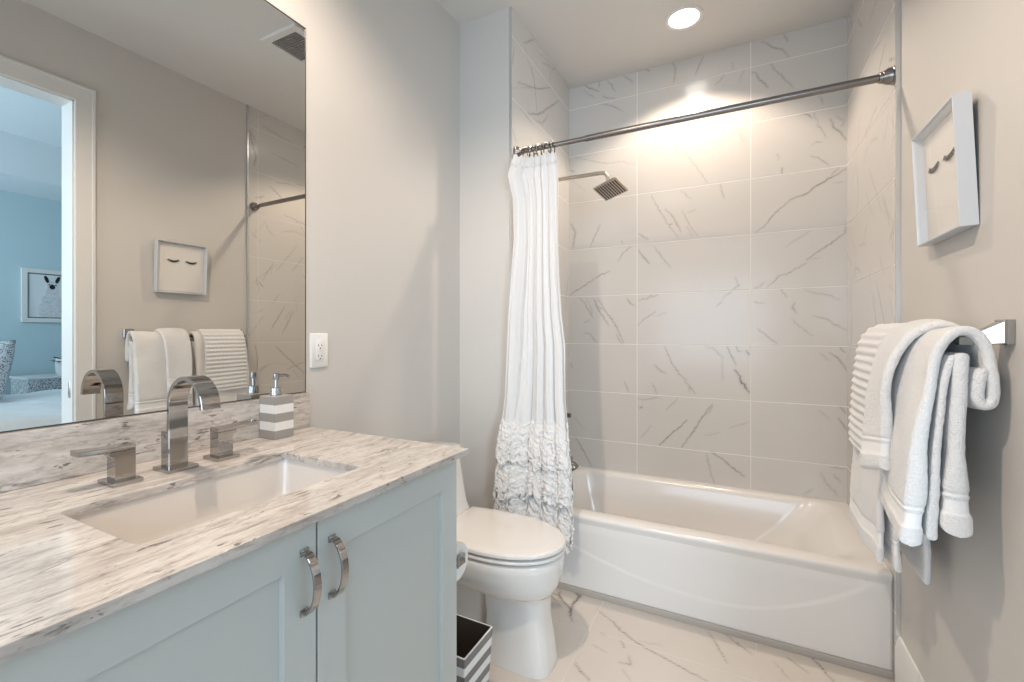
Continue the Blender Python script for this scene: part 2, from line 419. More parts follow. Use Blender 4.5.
# ---- marble look tiling: a mesh whose vertices carry veins and joints
VB='''0.6,3 0.397,2.824 0.451,2.791 0.499,2.76|0.3,3 0.402,2.789 0.47,2.725|0.4,3 0.504,2.82 0.504,2.792|0.4,3 0.556,2.816 0.606,2.734|0.35,3 0.657,2.822 0.719,2.764|0.5,3 0.794,2.821 0.811,2.808|0.5,3 0.945,2.82 0.962,2.78 0.949,2.705|0.4,3 1.113,2.811 1.089,2.767 1.07,2.717|0.4,3 0.527,2.72 0.602,2.688|0.35,3 0.513,2.677 0.574,2.653 0.629,2.617|0.4,2 0.513,2.673 0.574,2.654 0.62,2.621 0.657,2.594|0.4,2 0.318,2.376 0.412,2.34 0.494,2.306 0.565,2.287 0.648,2.284 0.719,2.253|0.3,2 0.945,2.367 0.974,2.261|0.35,2 1.01,2.28 1.062,2.194 1.136,2.071|0.4,3 0.313,2.285 0.333,2.272|0.15,3 0.333,2.204 0.412,2.135|0.25,3 1.26,2.732 1.263,2.698|0.4,2 1.219,2.673 1.174,2.63|0.15,4 1.318,2.675 1.293,2.617|0.5,3 1.406,2.808 1.455,2.762 1.502,2.736 1.529,2.689|0.4,3 1.509,2.813 1.525,2.773|0.6,3 1.357,2.653 1.378,2.643 1.389,2.612 1.434,2.552|0.5,2.5 1.448,2.672 1.475,2.625 1.502,2.59 1.549,2.523|0.3,3 1.665,2.444 1.683,2.401|0.25,2 1.278,2.358 1.321,2.275|0.35,3 1.475,2.177 1.482,2.148|0.6,3 1.499,2.098 1.499,2.07|0.5,3 1.585,2.371 1.614,2.361 1.633,2.337|0.4,2 1.642,2.362 1.658,2.305 1.696,2.22|0.6,3 1.711,2.316 1.727,2.267 1.751,2.243 1.776,2.197|0.3,4 1.739,2.325 1.77,2.288 1.757,2.268|0.4,2 1.633,2.198 1.652,2.21 1.677,2.205|0.5,2 1.627,2.142 1.658,2.128 1.708,2.078|0.7,3 1.776,2.047 1.715,2.012 1.652,1.98 1.607,1.944 1.535,1.923|0.3,3 1.745,2.056 1.715,2.02|0.35,3 1.2,2.057 1.204,2.035 1.219,1.975|0.2,3 1.721,1.981 1.77,1.981|0.6,2.5 1.532,1.918 1.468,1.863 1.448,1.838 1.413,1.79 1.375,1.766|0.25,3 1.627,1.747 1.575,1.714 1.515,1.672|0.6,2.5 1.773,1.758 1.773,1.724 1.733,1.687 1.658,1.633 1.61,1.598|0.5,2.5 1.607,1.579 1.542,1.537 1.489,1.52 1.427,1.456|0.2,3 1.614,1.594 1.665,1.605|0.4,3 1.417,1.488 1.396,1.465 1.371,1.458|0.4,3 1.274,1.521 1.296,1.478 1.271,1.459 1.212,1.408|0.4,3 1.495,1.445 1.519,1.404|0.4,2.5 1.601,1.436 1.639,1.421 1.677,1.414 1.751,1.38|0.5,4 0.313,1.931 0.343,1.879 0.328,1.775|0.5,2.5 0.508,1.904 0.475,1.837 0.446,1.769|0.5,2 0.824,2.047 0.875,1.938 0.916,1.863 0.974,1.778|0.5,3 0.904,1.952 0.933,1.922 0.966,1.866 0.99,1.807|0.4,3 0.941,1.86 0.925,1.858|0.4,2 0.998,1.932 1.038,1.841 1.086,1.767|0.3,2 1.022,1.842 1.054,1.77|0.3,3 0.99,2.05 1.046,1.998|0.3,3 1.07,1.931 1.03,1.919|0.45,3 0.746,1.823 0.802,1.782|0.3,3 0.643,1.788 0.652,1.773|0.5,2.5 0.702,1.746 0.661,1.718 0.62,1.661|0.6,3 0.746,1.724 0.772,1.681 0.811,1.633|0.45,2.5 0.841,1.734 0.875,1.682 0.933,1.598|0.6,2.5 0.574,1.604 0.508,1.58 0.456,1.555|0.7,2.5 0.461,1.553 0.392,1.514 0.308,1.464|0.5,2.5 0.368,1.443 0.412,1.398 0.456,1.316|0.3,2.5 0.417,1.441 0.446,1.383 0.461,1.307|0.6,3 0.465,1.43 0.499,1.353 0.565,1.254|0.6,2.5 0.494,1.429 0.546,1.347 0.602,1.268 0.657,1.148|0.4,3 0.489,1.382 0.527,1.362 0.546,1.343|0.5,2.5 0.611,1.203 0.643,1.148|0.5,3 0.675,1.427 0.697,1.394 0.724,1.38|0.5,2.5 0.746,1.411 0.807,1.426 0.858,1.442|0.45,2.5 0.741,1.257 0.789,1.301 0.849,1.34|0.2,3 0.849,1.309 0.908,1.335|0.3,3 0.402,1.279 0.436,1.293|0.4,3 0.402,1.212 0.446,1.203 0.485,1.146|0.55,2.5 0.9,1.132 0.941,1.028 0.99,0.96 1.022,0.936|0.4,4 0.841,1.016 0.875,0.982 0.904,0.97|0.3,3 1.124,1.135 1.17,1.115|0.4,3 0.313,1.009 0.323,0.98|0.35,3 1.212,1.398 1.181,1.365|0.4,3 1.371,1.382 1.413,1.375|0.45,4 1.555,1.37 1.545,1.347 1.562,1.319|0.3,3 1.545,1.284 1.575,1.245 1.639,1.194|0.45,3 1.639,1.298 1.696,1.282 1.751,1.24 1.782,1.225|0.55,2.5 1.385,1.234 1.427,1.194 1.475,1.154|0.3,4 1.155,1.13 1.212,1.073|0.6,3 1.234,1.131 1.252,1.09 1.278,1.033|0.5,3 1.282,1.132 1.289,1.107 1.303,1.108|0.6,4 1.329,1.112 1.343,1.092|0.9,4.5 1.274,1 1.3,0.968 1.303,0.94 1.346,0.881|0.2,4 1.212,1.081 1.208,1.023 1.212,0.948|0.4,3 1.754,1.134 1.773,1.112|0.5,3 1.708,1.107 1.742,1.082 1.761,1.052 1.782,1.015|0.2,4 1.665,1.106 1.708,1.069|0.5,2.5 0.661,0.908 0.684,0.845|0.4,2.5 0.828,0.907 0.854,0.842|0.5,3 1.01,0.933 1.038,0.896 1.066,0.859|0.3,3 1.034,0.892 1.038,0.866|0.4,3 0.746,0.804 0.807,0.808 0.866,0.825|0.5,4 0.755,0.75 0.768,0.756|0.35,2.5 0.974,0.823 0.908,0.749|0.3,2.5 0.824,0.648 0.755,0.561|0.8,2.5 1.022,0.697 0.974,0.645 0.908,0.577 0.87,0.533|0.6,3 1.159,0.802 1.124,0.748 1.086,0.69 1.046,0.618 0.994,0.534|0.2,3 0.333,0.66 0.412,0.581|0.6,2.5 0.343,0.531 0.402,0.437 0.451,0.348|0.4,3 1.155,0.528 1.17,0.521|0.2,3 1.124,0.507 1.155,0.435|0.5,3 1.159,0.792 1.132,0.744|0.3,3 1.245,0.674 1.343,0.716|0.25,3 1.12,0.62 1.197,0.64|0.65,3 1.155,0.522 1.204,0.499 1.256,0.452 1.321,0.412|0.35,3 1.128,0.511 1.155,0.388 1.174,0.34|0.4,4 1.754,0.828 1.773,0.8|0.5,3 1.745,0.771 1.764,0.743 1.782,0.711|0.2,4 1.665,0.806 1.708,0.764|0.3,3 1.715,0.515 1.782,0.516|0.3,4 1.671,0.478 1.69,0.435 1.739,0.375|0.35,3 1.727,0.479 1.754,0.445|0.25,3 1.601,0.36 1.639,0.393'''
VL='''0.5,3 2.096,2.481 2.219,2.521 2.355,2.568 2.565,2.679|0.5,4 2.219,2.375 2.355,2.426 2.485,2.511 2.693,2.655|0.3,4 2.303,2.377 2.428,2.407 2.525,2.498|0.4,3 2.126,2.367 2.286,2.343|0.4,4 2.052,2.621 2.038,2.539|0.4,3 2.024,2.237 2.081,2.172|0.2,5 2.428,2.756 2.565,2.798 2.545,2.699'''
VR='''0.3,3 2.258,2.343 2.5,2.385|0.4,3 2.322,2.115 2.54,2.075|0.4,3 2.667,1.98 2.649,1.832 2.685,1.779|0.25,3 2.5,1.812 2.39,1.691|0.3,3 2.29,1.513 2.228,1.436|0.3,3 2.379,1.375 2.331,1.314|0.2,3 2.161,1.388 2.074,1.351|0.5,4 2.043,2.647 2.094,2.476 2.077,2.407|0.4,4 2.027,2.672 2.094,2.587|0.35,3 2.145,2.719 2.406,2.686|0.3,3 2.216,2.551 2.446,2.527|0.5,3 2.328,1.41 2.216,1.241|0.5,3 2.406,1.38 2.309,1.208|0.4,3 2.234,1.735 2.145,1.594|0.5,3 2.253,1.109 2.508,0.891|0.3,3 2.446,1.903 2.253,1.671'''
VF='''0.8,4 0.468,2.046 0.547,2.037 0.625,1.964 0.663,1.881|0.9,5 0.487,2.11 0.58,2.127 0.635,2.074 0.623,2 0.631,1.932|0.8,5 0.635,2.074 0.642,2.118 0.681,2.108|0.6,5 0.539,2.074 0.553,2.021|0.8,6 0.473,2.06 0.487,2.11|0.6,3 0.74,2.007 0.823,1.957 0.855,1.918 0.942,1.868 1.036,1.835 1.123,1.805 1.192,1.783|0.5,3 0.793,1.862 0.812,1.857|0.5,3 0.872,1.859 0.894,1.821|0.4,5 0.923,1.782 0.936,1.737 0.898,1.73|0.6,3 0.754,1.647 0.78,1.618 0.824,1.589|0.25,3 0.777,1.78 0.842,1.759|0.45,3 1.179,2.082 1.222,1.995 1.254,1.918|0.5,3 1.234,2.103 1.289,2.058 1.337,2.014|0.3,3 0.916,1.702 0.952,1.657|0.2,4 0.939,1.887 1.019,1.901|0.5,3 1.459,2.054 1.489,2.024 1.516,1.998|0.6,3 1.525,2.128 1.55,2.076 1.591,1.99|0.25,3 1.41,2.002 1.449,1.934|0.3,3 1.262,2.081 1.335,2.016'''



def parse(t):
    out = []
    for s_ in t.split('|'):
        f = s_.split(); a, b = map(float, f[0].split(','))
        out.append((a, b, [tuple(map(float, p.split(','))) for p in f[1:]]))
    return out


def axis_pts(lo, hi, joints, step, jw=0.0016):
    xs = set(np.round(np.arange(lo, hi, step), 5)) | {lo, hi}
    js = [j for j in joints if lo + 0.004 < j < hi - 0.004]
    xs = [x for x in xs if all(abs(x - j) > jw + 0.0022 for j in js)]
    for j in js: xs += [j - jw - 0.001, j - jw, j + jw, j + jw + 0.001]
    return np.array(sorted(xs)), js


def tiling(name, plane, val, sign, ulim, vlim, uj, vj, strokes, material, step=0.005, seed=1, extra=0, jw=0.0016, keep=None):
    """plane 'x','y','z'; val its position; sign the way the face looks; strokes (strength, width mm, points)"""
    us, uj = axis_pts(*ulim, uj, step, jw); vs, vj = axis_pts(*vlim, vj, step, jw)
    U, V = np.meshgrid(us, vs)
    J = np.zeros_like(U)
    for j in uj: J[np.abs(U - j) < jw + 1e-4] = 1
    for j in vj: J[np.abs(V - j) < jw + 1e-4] = 1
    rng = np.random.RandomState(seed); st = list(strokes)
    for _ in range(extra):
        x, y = rng.uniform(*ulim), rng.uniform(*vlim)
        if keep and keep(x, y): continue
        a = R(rng.choice([-58, -50, 42, 35, -65])) + rng.normal(0, 0.12); L = rng.uniform(0.06, 0.24); p = [(x, y)]
        for _k in range(4):
            a += rng.normal(0, 0.18); x += L / 4 * math.cos(a); y += L / 4 * math.sin(a); p.append((x, y))
        st.append((rng.uniform(0.15, 0.55), rng.uniform(2, 3.5), p))
    VE = np.zeros_like(U)
    for s0, w, p in st:
        p = np.array(p, float); q = [p[0]]                         # subdivide with a little wander
        for a, b in zip(p, p[1:]):
            L = np.hypot(*(b - a)); k = max(1, int(L / 0.012)); nn = np.array([-(b - a)[1], (b - a)[0]]) / max(L, 1e-6)
            for i in range(1, k + 1):
                q.append(a + (b - a) * i / k + (nn * rng.normal(0, 0.0022) if i < k else 0))
        q = np.array(q); wid = w / 1000 * 0.85; m = wid * 5
        iu = np.where((us > q[:, 0].min() - m) & (us < q[:, 0].max() + m))[0]; iv = np.where((vs > q[:, 1].min() - m) & (vs < q[:, 1].max() + m))[0]
        if not len(iu) or not len(iv): continue
        sl = np.ix_(iv, iu); uu, vv = U[sl], V[sl]; best = np.zeros_like(uu); n = len(q) - 1
        for i in range(max(n, 1)):
            a, b = q[i], q[min(i + 1, n)]; d = b - a; L2 = d @ d + 1e-12
            t = np.clip(((uu - a[0]) * d[0] + (vv - a[1]) * d[1]) / L2, 0, 1)
            r = np.hypot(uu - a[0] - t * d[0], vv - a[1] - t * d[1])
            f = (i + 0.5) / max(n, 1); env = 0.45 + 0.55 * math.sin(PI * min(max(f, 0.04), 0.96)) ** 0.6; env *= rng.uniform(0.65, 1.1)
            best = np.maximum(best, s0 * env * (np.exp(-(r / wid) ** 2) + 0.22 * np.exp(-(r / (wid * 3.2)) ** 2)))
        VE[sl] = np.maximum(VE[sl], best)
    VE = np.clip(VE * 1.05, 0, 0.95) * (1 - J)
    off = val - sign * 0.0008 * J
    ax = {'x': (off, U, V), 'y': (U, off, V), 'z': (U, V, off)}[plane]
    co = np.stack([np.broadcast_to(c, U.shape) for c in ax], -1).reshape(-1, 3)
    nu, nv = len(us), len(vs); idx = np.arange(nu * nv).reshape(nv, nu)
    quads = np.stack([idx[:-1, :-1], idx[:-1, 1:], idx[1:, 1:], idx[1:, :-1]], -1).reshape(-1, 4)
    flip = {'x': sign < 0, 'y': sign > 0, 'z': sign < 0}[plane]
    if flip: quads = quads[:, ::-1]
    back = val - sign * 0.010                                       # the tile body behind the face
    ring = np.concatenate([idx[0, :], idx[1:, -1], idx[-1, -2::-1], idx[-2:0:-1, 0]])
    rb = co[ring].copy(); rb[:, 'xyz'.index(plane)] = back
    base = len(co); m = len(ring); k = np.arange(m); k2 = (k + 1) % m
    side = np.stack([ring[k2], ring[k], base + k, base + k2], -1)
    if flip: side = side[:, ::-1]
    me = bpy.data.meshes.new(name)
    me.from_pydata(np.concatenate([co, rb]).tolist(), [], np.concatenate([quads, side]).tolist())
    for nm, arr in (('vein', VE), ('joint', J)):
        at = me.attributes.new(nm, 'FLOAT', 'POINT'); full = np.concatenate([arr.reshape(-1), np.zeros(m)]).astype(np.float32)
        at.data.foreach_set('value', full)
    me.materials.append(material); me.update()
    o = bpy.data.objects.new(name, me); COL.objects.link(o); o['kind'] = 'structure'; return o


rows = [0.5263 + 0.3078 * k for k in range(-3, 8)]; cols = [0.7388, 0.7388 + 0.6126]
tiling('wall_alcove_back', 'y', D, -1, (A, W), (FZ, H), cols, rows, parse(VB), M['tile'], 0.0045, 3)
tiling('wall_alcove_left', 'x', A, 1, (Y1, D), (FZ, H), [], rows, parse(VL), M['sidetile'], 0.0055, 5, 30)
tiling('wall_alcove_right', 'x', W - 0.001, -1, (YT, D), (FZ, H), [2.112], rows, parse(VR), M['sidetile'], 0.0055, 8, 56)
tiling('floor', 'z', FZ, 1, (0.0, W), (YR, D), [0.132, 0.742, 1.355], [-0.58, 0.03, 0.64, 1.25, 1.86], parse(VF), M['floor'], 0.006, 11, 60, 0.0018, lambda x, y: y > 1.25 and x > 0.5)

struct('trim_1', box(B(), A + 0.0005, W - 0.0015, YF - 0.004, YF + 0.02, FZ, 0.0005, 0.001), mat('grey_curb_tile', (0.44, 0.41, 0.375), 0.4))           # tile strip under the tub
bm = B(); box(bm, W - 0.013, W + 0.004, YT - 0.012, YT - 0.0035, FZ, H); box(bm, W - 0.006, W + 0.004, YT - 0.0035, YT, FZ, H); struct('trim_2', bm, M['alum'])             # metal edge of the tiling
bm = B(); box(bm, A - 0.011, A + 0.001, Y1 - 0.002, Y1 + 0.003, FZ, H); struct('trim_3', bm, M['alum'])

# baseboard on the right wall, profile with a stepped top
prof = [(W, FZ), (W - 0.016, FZ), (W - 0.016, 0.135), (W - 0.013, 0.145), (W - 0.011, 0.158), (W - 0.006, 0.170), (W, 0.172)]
bm = B(); loft(bm, [[(x, y, z) for x, z in prof] for y in (DO1 + 0.078, YT - 0.012)], True, True); struct('baseboard_right', bm, M['trim'])

# door casing and jamb
door = None
bm = B()
cs = [(-0.010, 0.0), (-0.010, 0.012), (-0.006, 0.016), (0.060, 0.016), (0.064, 0.021), (0.074, 0.021), (0.078, 0.016), (0.078, 0.0)]    # distance from opening, thickness
lo = []
for d, t in cs: lo.append([(W - t, DO0 - d, FZ), (W - t, DO0 - d, DOZ + d), (W - t, DO1 + d, DOZ + d), (W - t, DO1 + d, FZ)])
for a, b in zip(lo, lo[1:]):
    va = [bm.verts.new(p) for p in a]; vb = [bm.verts.new(p) for p in b]
    for i in range(3): bm.faces.new((va[i], va[i + 1], vb[i + 1], vb[i]))
bmesh.ops.remove_doubles(bm, verts=bm.verts, dist=1e-6)
box(bm, W - 0.002, W + 0.125, DO1 - 0.016, DO1 + 0.002, FZ, DOZ); box(bm, W - 0.002, W + 0.125, DO0 - 0.002, DO0 + 0.016, FZ, DOZ)
box(bm, W - 0.002, W + 0.125, DO0, DO1, DOZ - 0.016, DOZ + 0.002)
door = struct('door_1', bm, M['trim'])
obj('strike_plate', box(B(), W + 0.02, W + 0.045, DO1 - 0.0175, DO1 - 0.0155, 0.87, 0.95, 0.0005), M['brushed'], door)

# ---- bedroom beyond the doorway
BX = 5.60
struct('wall_bedroom_far', box(B(), BX, BX + 0.1, -1.6, 4.2, FZ, 3.2), M['bedwall'])
struct('wall_bedroom_side', box(B(), W + 0.12, BX, 4.1, 4.2, FZ, 3.2), M['bedwall'])
bm = B(); box(bm, W + 0.12, 2.80, -1.6, -1.5, FZ, 3.2); box(bm, 5.0, BX, -1.6, -1.5, FZ, 3.2); box(bm, 2.80, 5.0, -1.6, -1.5, FZ, 0.7); box(bm, 2.80, 5.0, -1.6, -1.5, 2.5, 3.2)
struct('wall_bedroom_window', bm, M['bedwall'])
struct('wall_bedroom_near', box(B(), W + 0.12, W + 0.16, D + 0.12, 4.2, FZ, 3.2), M['bedwall'])
struct('floor_bedroom', box(B(), W + 0.12, BX, -1.6, 4.2, FZ - 0.05, FZ), M['carpet'])
bm = B(); TX = 4.86
box(bm, W, BX, -1.6, 4.2, 3.12, 3.2); box(bm, TX, BX, -1.6, 4.2, 2.725, 2.80); box(bm, TX, TX + 0.06, -1.6, 4.2, 2.80, 3.12)
struct('ceiling_bedroom', bm, M['bedceil'])
bm = B(); lo = [[(x, y, z) for x, z in rr2(2.73 + i, 5.07 - i, 0.63 + i, 2.57 - i, 0.001, 1)] for i, y in ((0, -1.5), (0, -1.48), (0.07, -1.48), (0.08, -1.55), (0.12, -1.55), (0.12, -1.57))]
loft(bm, lo); struct('window_2', bm, M['trim'])

# ------------------------------------------------------------------ mirror
mr = thing('wall_mirror', 'large frameless wall mirror standing on the stone backsplash', 'mirror', (0, 0.572, 1.0085))
obj('mirror_glass', box(B(), 0.0003, 0.0020, 0.085, 1.0600, 1.0105, 2.233), M['mirror'], mr)
bm = B()
for a in ((0.0004, 0.0030, 0.082, 0.0855, 1.0085, 2.236), (0.0004, 0.0030, 1.0590, 1.0612, 1.0085, 2.236), (0.0004, 0.0030, 0.0855, 1.0598, 1.0085, 1.0112), (0.0004, 0.0030, 0.0855, 1.0598, 2.2325, 2.236)): box(bm, *a)
obj('mirror_edge', bm, mat('dark_mirror_edge', (0.10, 0.095, 0.09), 0.3, 0.6), mr, label='thin dark edge of the mirror')

# ------------------------------------------------------------------ vanity
VY0, VY1, VX = 0.100, 1.042, 0.600
va = thing('vanity_cabinet', 'pale blue grey two-door vanity cabinet under the stone worktop', 'cabinet', (0.3, 0.572, FZ))
bm = B(); 
for q in ((0.002, VX, VY0, VY0 + 0.018, 0.075, 0.8765), (0.002, VX, VY1 - 0.018, VY1, 0.075, 0.8765), (0.002, VX, VY0 + 0.018, VY1 - 0.018, 0.075, 0.093), (0.002, 0.010, VY0 + 0.018, VY1 - 0.018, 0.093, 0.8765),
          (VX - 0.018, VX, VY0 + 0.018, VY1 - 0.018, 0.84, 0.8765), (VX - 0.018, VX, VY0 + 0.018, VY1 - 0.018, 0.093, 0.12), (VX - 0.018, VX, 0.56, 0.597, 0.12, 0.84)): box(bm, *q)
obj('carcass', bm, M['cabinet'], va, wn=True)
obj('toe_kick', box(B(), 0.002, VX - 0.07, VY0 + 0.01, VY1 - 0.01, FZ, 0.075), M['cabinet'], va)


def shaker(y0, y1, z0, z1, rail):
    bm = B(); x0, x1 = VX + 0.001, VX + 0.020
    L = [(y0, y1, z0, z1, x0), (y0, y1, z0, z1, x1 - 0.0015), (y0 + 0.0015, y1 - 0.0015, z0 + 0.0015, z1 - 0.0015, x1)]
    r = rail
    L += [(y0 + r, y1 - r, z0 + r, z1 - r - 0.006, x1), (y0 + r + 0.001, y1 - r - 0.001, z0 + r + 0.001, z1 - r - 0.007, x1 - 0.001), (y0 + r + 0.002, y1 - r - 0.002, z0 + r + 0.002, z1 - r - 0.008, x1 - 0.0105)]
    loft(bm, [[(x, a, c), (x, b, c), (x, b, d), (x, a, d)] for a, b, c, d, x in L], True, True); return bm


def pull(y):
    bm = B(); p = spline([(0.6225, y, 0.822), (0.634, y, 0.8205), (0.645, y, 0.808), (0.6525, y, 0.790), (0.655, y, 0.770), (0.6525, y, 0.750), (0.645, y, 0.733), (0.634, y, 0.7205), (0.6225, y, 0.719)], 5)
    strap(bm, p, 0.016, 0.005)
    for z in (0.823, 0.718): box(bm, 0.620, 0.6245, y - 0.0085, y + 0.0085, z - 0.006, z + 0.006, 0.001)
    return bm


for y0, y1, hy, lab in ((VY0 + 0.001, 0.5765, 0.549, 'door with the pull at its right edge'), (0.5805, VY1 - 0.001, 0.611, 'door beside the toilet with the pull at its left edge')):
    d = obj('door', shaker(y0, y1, 0.085, 0.872, 0.066), M['cabinet'], va, label=lab)
    obj('handle', pull(hy), M['chrome'], d, label='polished chrome bow pull')

# worktop with the sink cutout
bm = B(); plate_hole(bm, rr2(0.0005, 0.645, 0.078, 1.063, 0.004), rr2(0.240, 0.513, 0.347, 0.798, 0.018), 0.8775, ZC, 0.0025)
solo('vanity_worktop', bm, M['stone'], 'veined pale stone worktop with an oblong sink cutout', 'worktop', (0.32, 0.57, 0.8775), wn=True)
solo('backsplash', box(B(), 0.0006, 0.020, 0.078, 1.063, ZC + 0.0003, 1.0078, 0.0012), M['stone'], 'low veined stone backsplash strip below the mirror', 'backsplash', (0.01, 0.57, ZC), wn=True)
# undermount sink
sk = thing('undermount_sink', 'white rectangular undermount sink set below the worktop', 'sink', (0.376, 0.572, 0.74))
bm = B()
inn = [(0.236, 0.517, 0.343, 0.802, 0.022, 0.8768), (0.238, 0.515, 0.345, 0.800, 0.022, 0.866), (0.243, 0.510, 0.352, 0.793, 0.028, 0.80), (0.250, 0.503, 0.362, 0.783, 0.034, 0.768), (0.275, 0.478, 0.390, 0.755, 0.04, 0.753), (0.33, 0.42, 0.50, 0.64, 0.04, 0.748)]
out = [(0.222, 0.531, 0.329, 0.816, 0.03, 0.8768), (0.222, 0.531, 0.329, 0.816, 0.03, 0.862), (0.232, 0.52, 0.340, 0.805, 0.03, 0.80), (0.245, 0.51, 0.355, 0.79, 0.04, 0.752), (0.32, 0.43, 0.49, 0.65, 0.04, 0.735)]
loft(bm, [atz(rr2(a, b, c, d, r), z) for a, b, c, d, r, z in out[::-1] + inn], True, True)
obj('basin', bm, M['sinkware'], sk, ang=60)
obj('drain', lathe(B(), [(0.0, 0.7485), (0.022, 0.7485), (0.024, 0.7505), (0.018, 0.7515), (0.015, 0.7500), (0.0, 0.7495)], (0.375, 0.572, 0), cap0=False, cap1=False), M['chrome'], sk)

# faucet
fa = thing('faucet', 'polished chrome arched waterfall faucet in the middle of the worktop', 'faucet', (0.15, 0.585, ZC))
bm = B(); box(bm, 0.113, 0.181, 0.553, 0.617, ZC + 0.0002, ZC + 0.008, 0.001); obj('base_plate', bm, M['chrome'], fa, wn=True)
bm = B(); box(bm, 0.122, 0.146, 0.566, 0.605, ZC + 0.008, ZC + 0.088, 0.001); obj('valve_body', bm, M['chrome'], fa, wn=True)
pts = [(0.152, ZC + 0.008), (0.152, 0.97), (0.152, 1.038)]
rad = 0.0635
for k in range(1, 25):
    a = PI - k / 24 * R(172); pts.append((0.152 + rad + rad * math.cos(a), 1.0425 + rad * math.sin(a)))
pts.append((pts[-1][0] + 0.002, pts[-1][1] - 0.010))
bm = B(); strap(bm, [(x, 0.5855, z) for x, z in pts], 0.041, 0.010); obj('spout', bm, M['chrome'], fa, ang=40, wn=True)


def tap(cy, s, lab):
    t = thing('tap', lab, 'tap', (0.148, cy, ZC), 'lever taps beside the faucet')
    bm = B(); box(bm, 0.115, 0.180, cy - 0.0275, cy + 0.0275, ZC + 0.0002, ZC + 0.008, 0.001); obj('base_plate', bm, M['chrome'], t, wn=True)
    bm = B()                                                   # square post with a concave shoulder under the lever
    pr = [(-s * 0.019, ZC + 0.008), (s * 0.017, ZC + 0.008), (s * 0.017, ZC + 0.052), (s * 0.020, ZC + 0.058), (s * 0.026, ZC + 0.063), (s * 0.026, ZC + 0.068), (-s * 0.019, ZC + 0.068)]
    loft(bm, [[(x, cy + y, z) for y, z in pr] for x in (0.131, 0.166)], True, True); obj('post', bm, M['chrome'], t, wn=True)
    bm = B(); strap(bm, [(0.1485, cy - s * 0.019, ZC + 0.0735), (0.1485, cy + s * 0.03, ZC + 0.0735), (0.1485, cy + s * (0.085 if s > 0 else 0.076), ZC + 0.0765)], 0.036, 0.0105, axis=(1, 0, 0)); obj('lever', bm, M['chrome'], t, wn=True)


tap(0.478, -1, 'chrome lever tap left of the faucet, nearest the camera')
tap(0.690, 1, 'chrome lever tap between the faucet and the soap dispenser')

# soap dispenser
so = thing('soap_dispenser', 'grey and white striped square soap dispenser by the backsplash', 'soap dispenser', (0.055, 0.909, ZC))
bm = B(); box(bm, 0.022, 0.094, 0.878, 0.942, ZC + 0.0004, 1.0195, 0.002); obj('bottle', bm, M['soap'], so, wn=True)
pcx, pcy = 0.056, 0.910
obj('collar', lathe(B(), [(0.0165, 1.0195), (0.0165, 1.041), (0.0155, 1.043), (0.007, 1.044)], (pcx, pcy, 0)), M['chrome'], so)
bm = B(); lathe(bm, [(0.0055, 1.043), (0.0055, 1.066), (0.009, 1.067), (0.0095, 1.084), (0.0075, 1.086)], (pcx, pcy, 0), n=20)
tube(bm, spline([(pcx, pcy, 1.079), (pcx + 0.02, pcy + 0.012, 1.080), (pcx + 0.029, pcy + 0.017, 1.078), (pcx + 0.034, pcy + 0.020, 1.074)], 4), 0.0042, 10); obj('pump', bm, M['chrome'], so)

# power outlet
ou = thing('power_outlet', 'white wall power outlet between the mirror and the toilet', 'outlet', (0, 1.116, 1.147))
bm = B(); lo = [[(x, y, z) for y, z in rr2(1.078 + i, 1.154 - i, 1.088 + i, 1.207 - i, 0.004, 3)] for x, i in ((0.0003, 0), (0.004, 0.0), (0.006, 0.003))]; loft(bm, lo, True, True); obj('cover_plate', bm, M['plastic'], ou)
bm = B(); box(bm, 0.006, 0.0085, 1.1, 1.132, 1.114, 1.181, 0.001); obj('receptacle', bm, M['plastic'], ou)
bm = B()
for zc in (1.165, 1.129):
    for dy, hh in ((-0.007, 0.008), (0.006, 0.0065)): box(bm, 0.008, 0.0088, 1.116 + dy - 0.0011, 1.116 + dy + 0.0011, zc - hh / 2, zc + hh / 2)
    lathe(bm, [(0.0, 0.0088), (0.0026, 0.0088), (0.0026, 0.008)], (0, 1.116, zc - 0.010), 'X', 10, False, False)
obj('slots', bm, M['dark'], ou)
bm = B(); box(bm, 0.0083, 0.0093, 1.109, 1.115, 1.1445, 1.1495); box(bm, 0.0083, 0.0093, 1.117, 1.123, 1.1445, 1.1495); obj('test_buttons', bm, M['trim'], ou)
for zc in (1.0965, 1.1985): obj('screw', lathe(B(), [(0.003, 0.0055), (0.003, 0.0066), (0.002, 0.007), (0, 0.007)], (0, 1.116, zc), 'X', 12, True, False), M['plastic'], ou)

# ------------------------------------------------------------------ toilet
TY = 1.585
to = thing('toilet', 'white skirted one-piece toilet with the lid closed beside the vanity', 'toilet', (0.4, TY, FZ))


def dee(xb, xf, hw, z, p=2.0, k=28, xs=None):
    """rounded front, straight back"""
    xs = xs if xs is not None else xf - hw * 1.35; pts = [(xb, TY - hw * 0.92, z), (xs * 0.5 + xb * 0.5, TY - hw, z)]
    for i in range(k + 1):
        a = -PI / 2 + PI * i / k; c, s_ = math.cos(a), math.sin(a)
        pts.append((xs + (xf - xs) * abs(c) ** (2 / p), TY + hw * math.copysign(abs(s_) ** (2 / p), s_), z))
    return pts + [(xs * 0.5 + xb * 0.5, TY + hw, z), (xb, TY + hw * 0.92, z)]


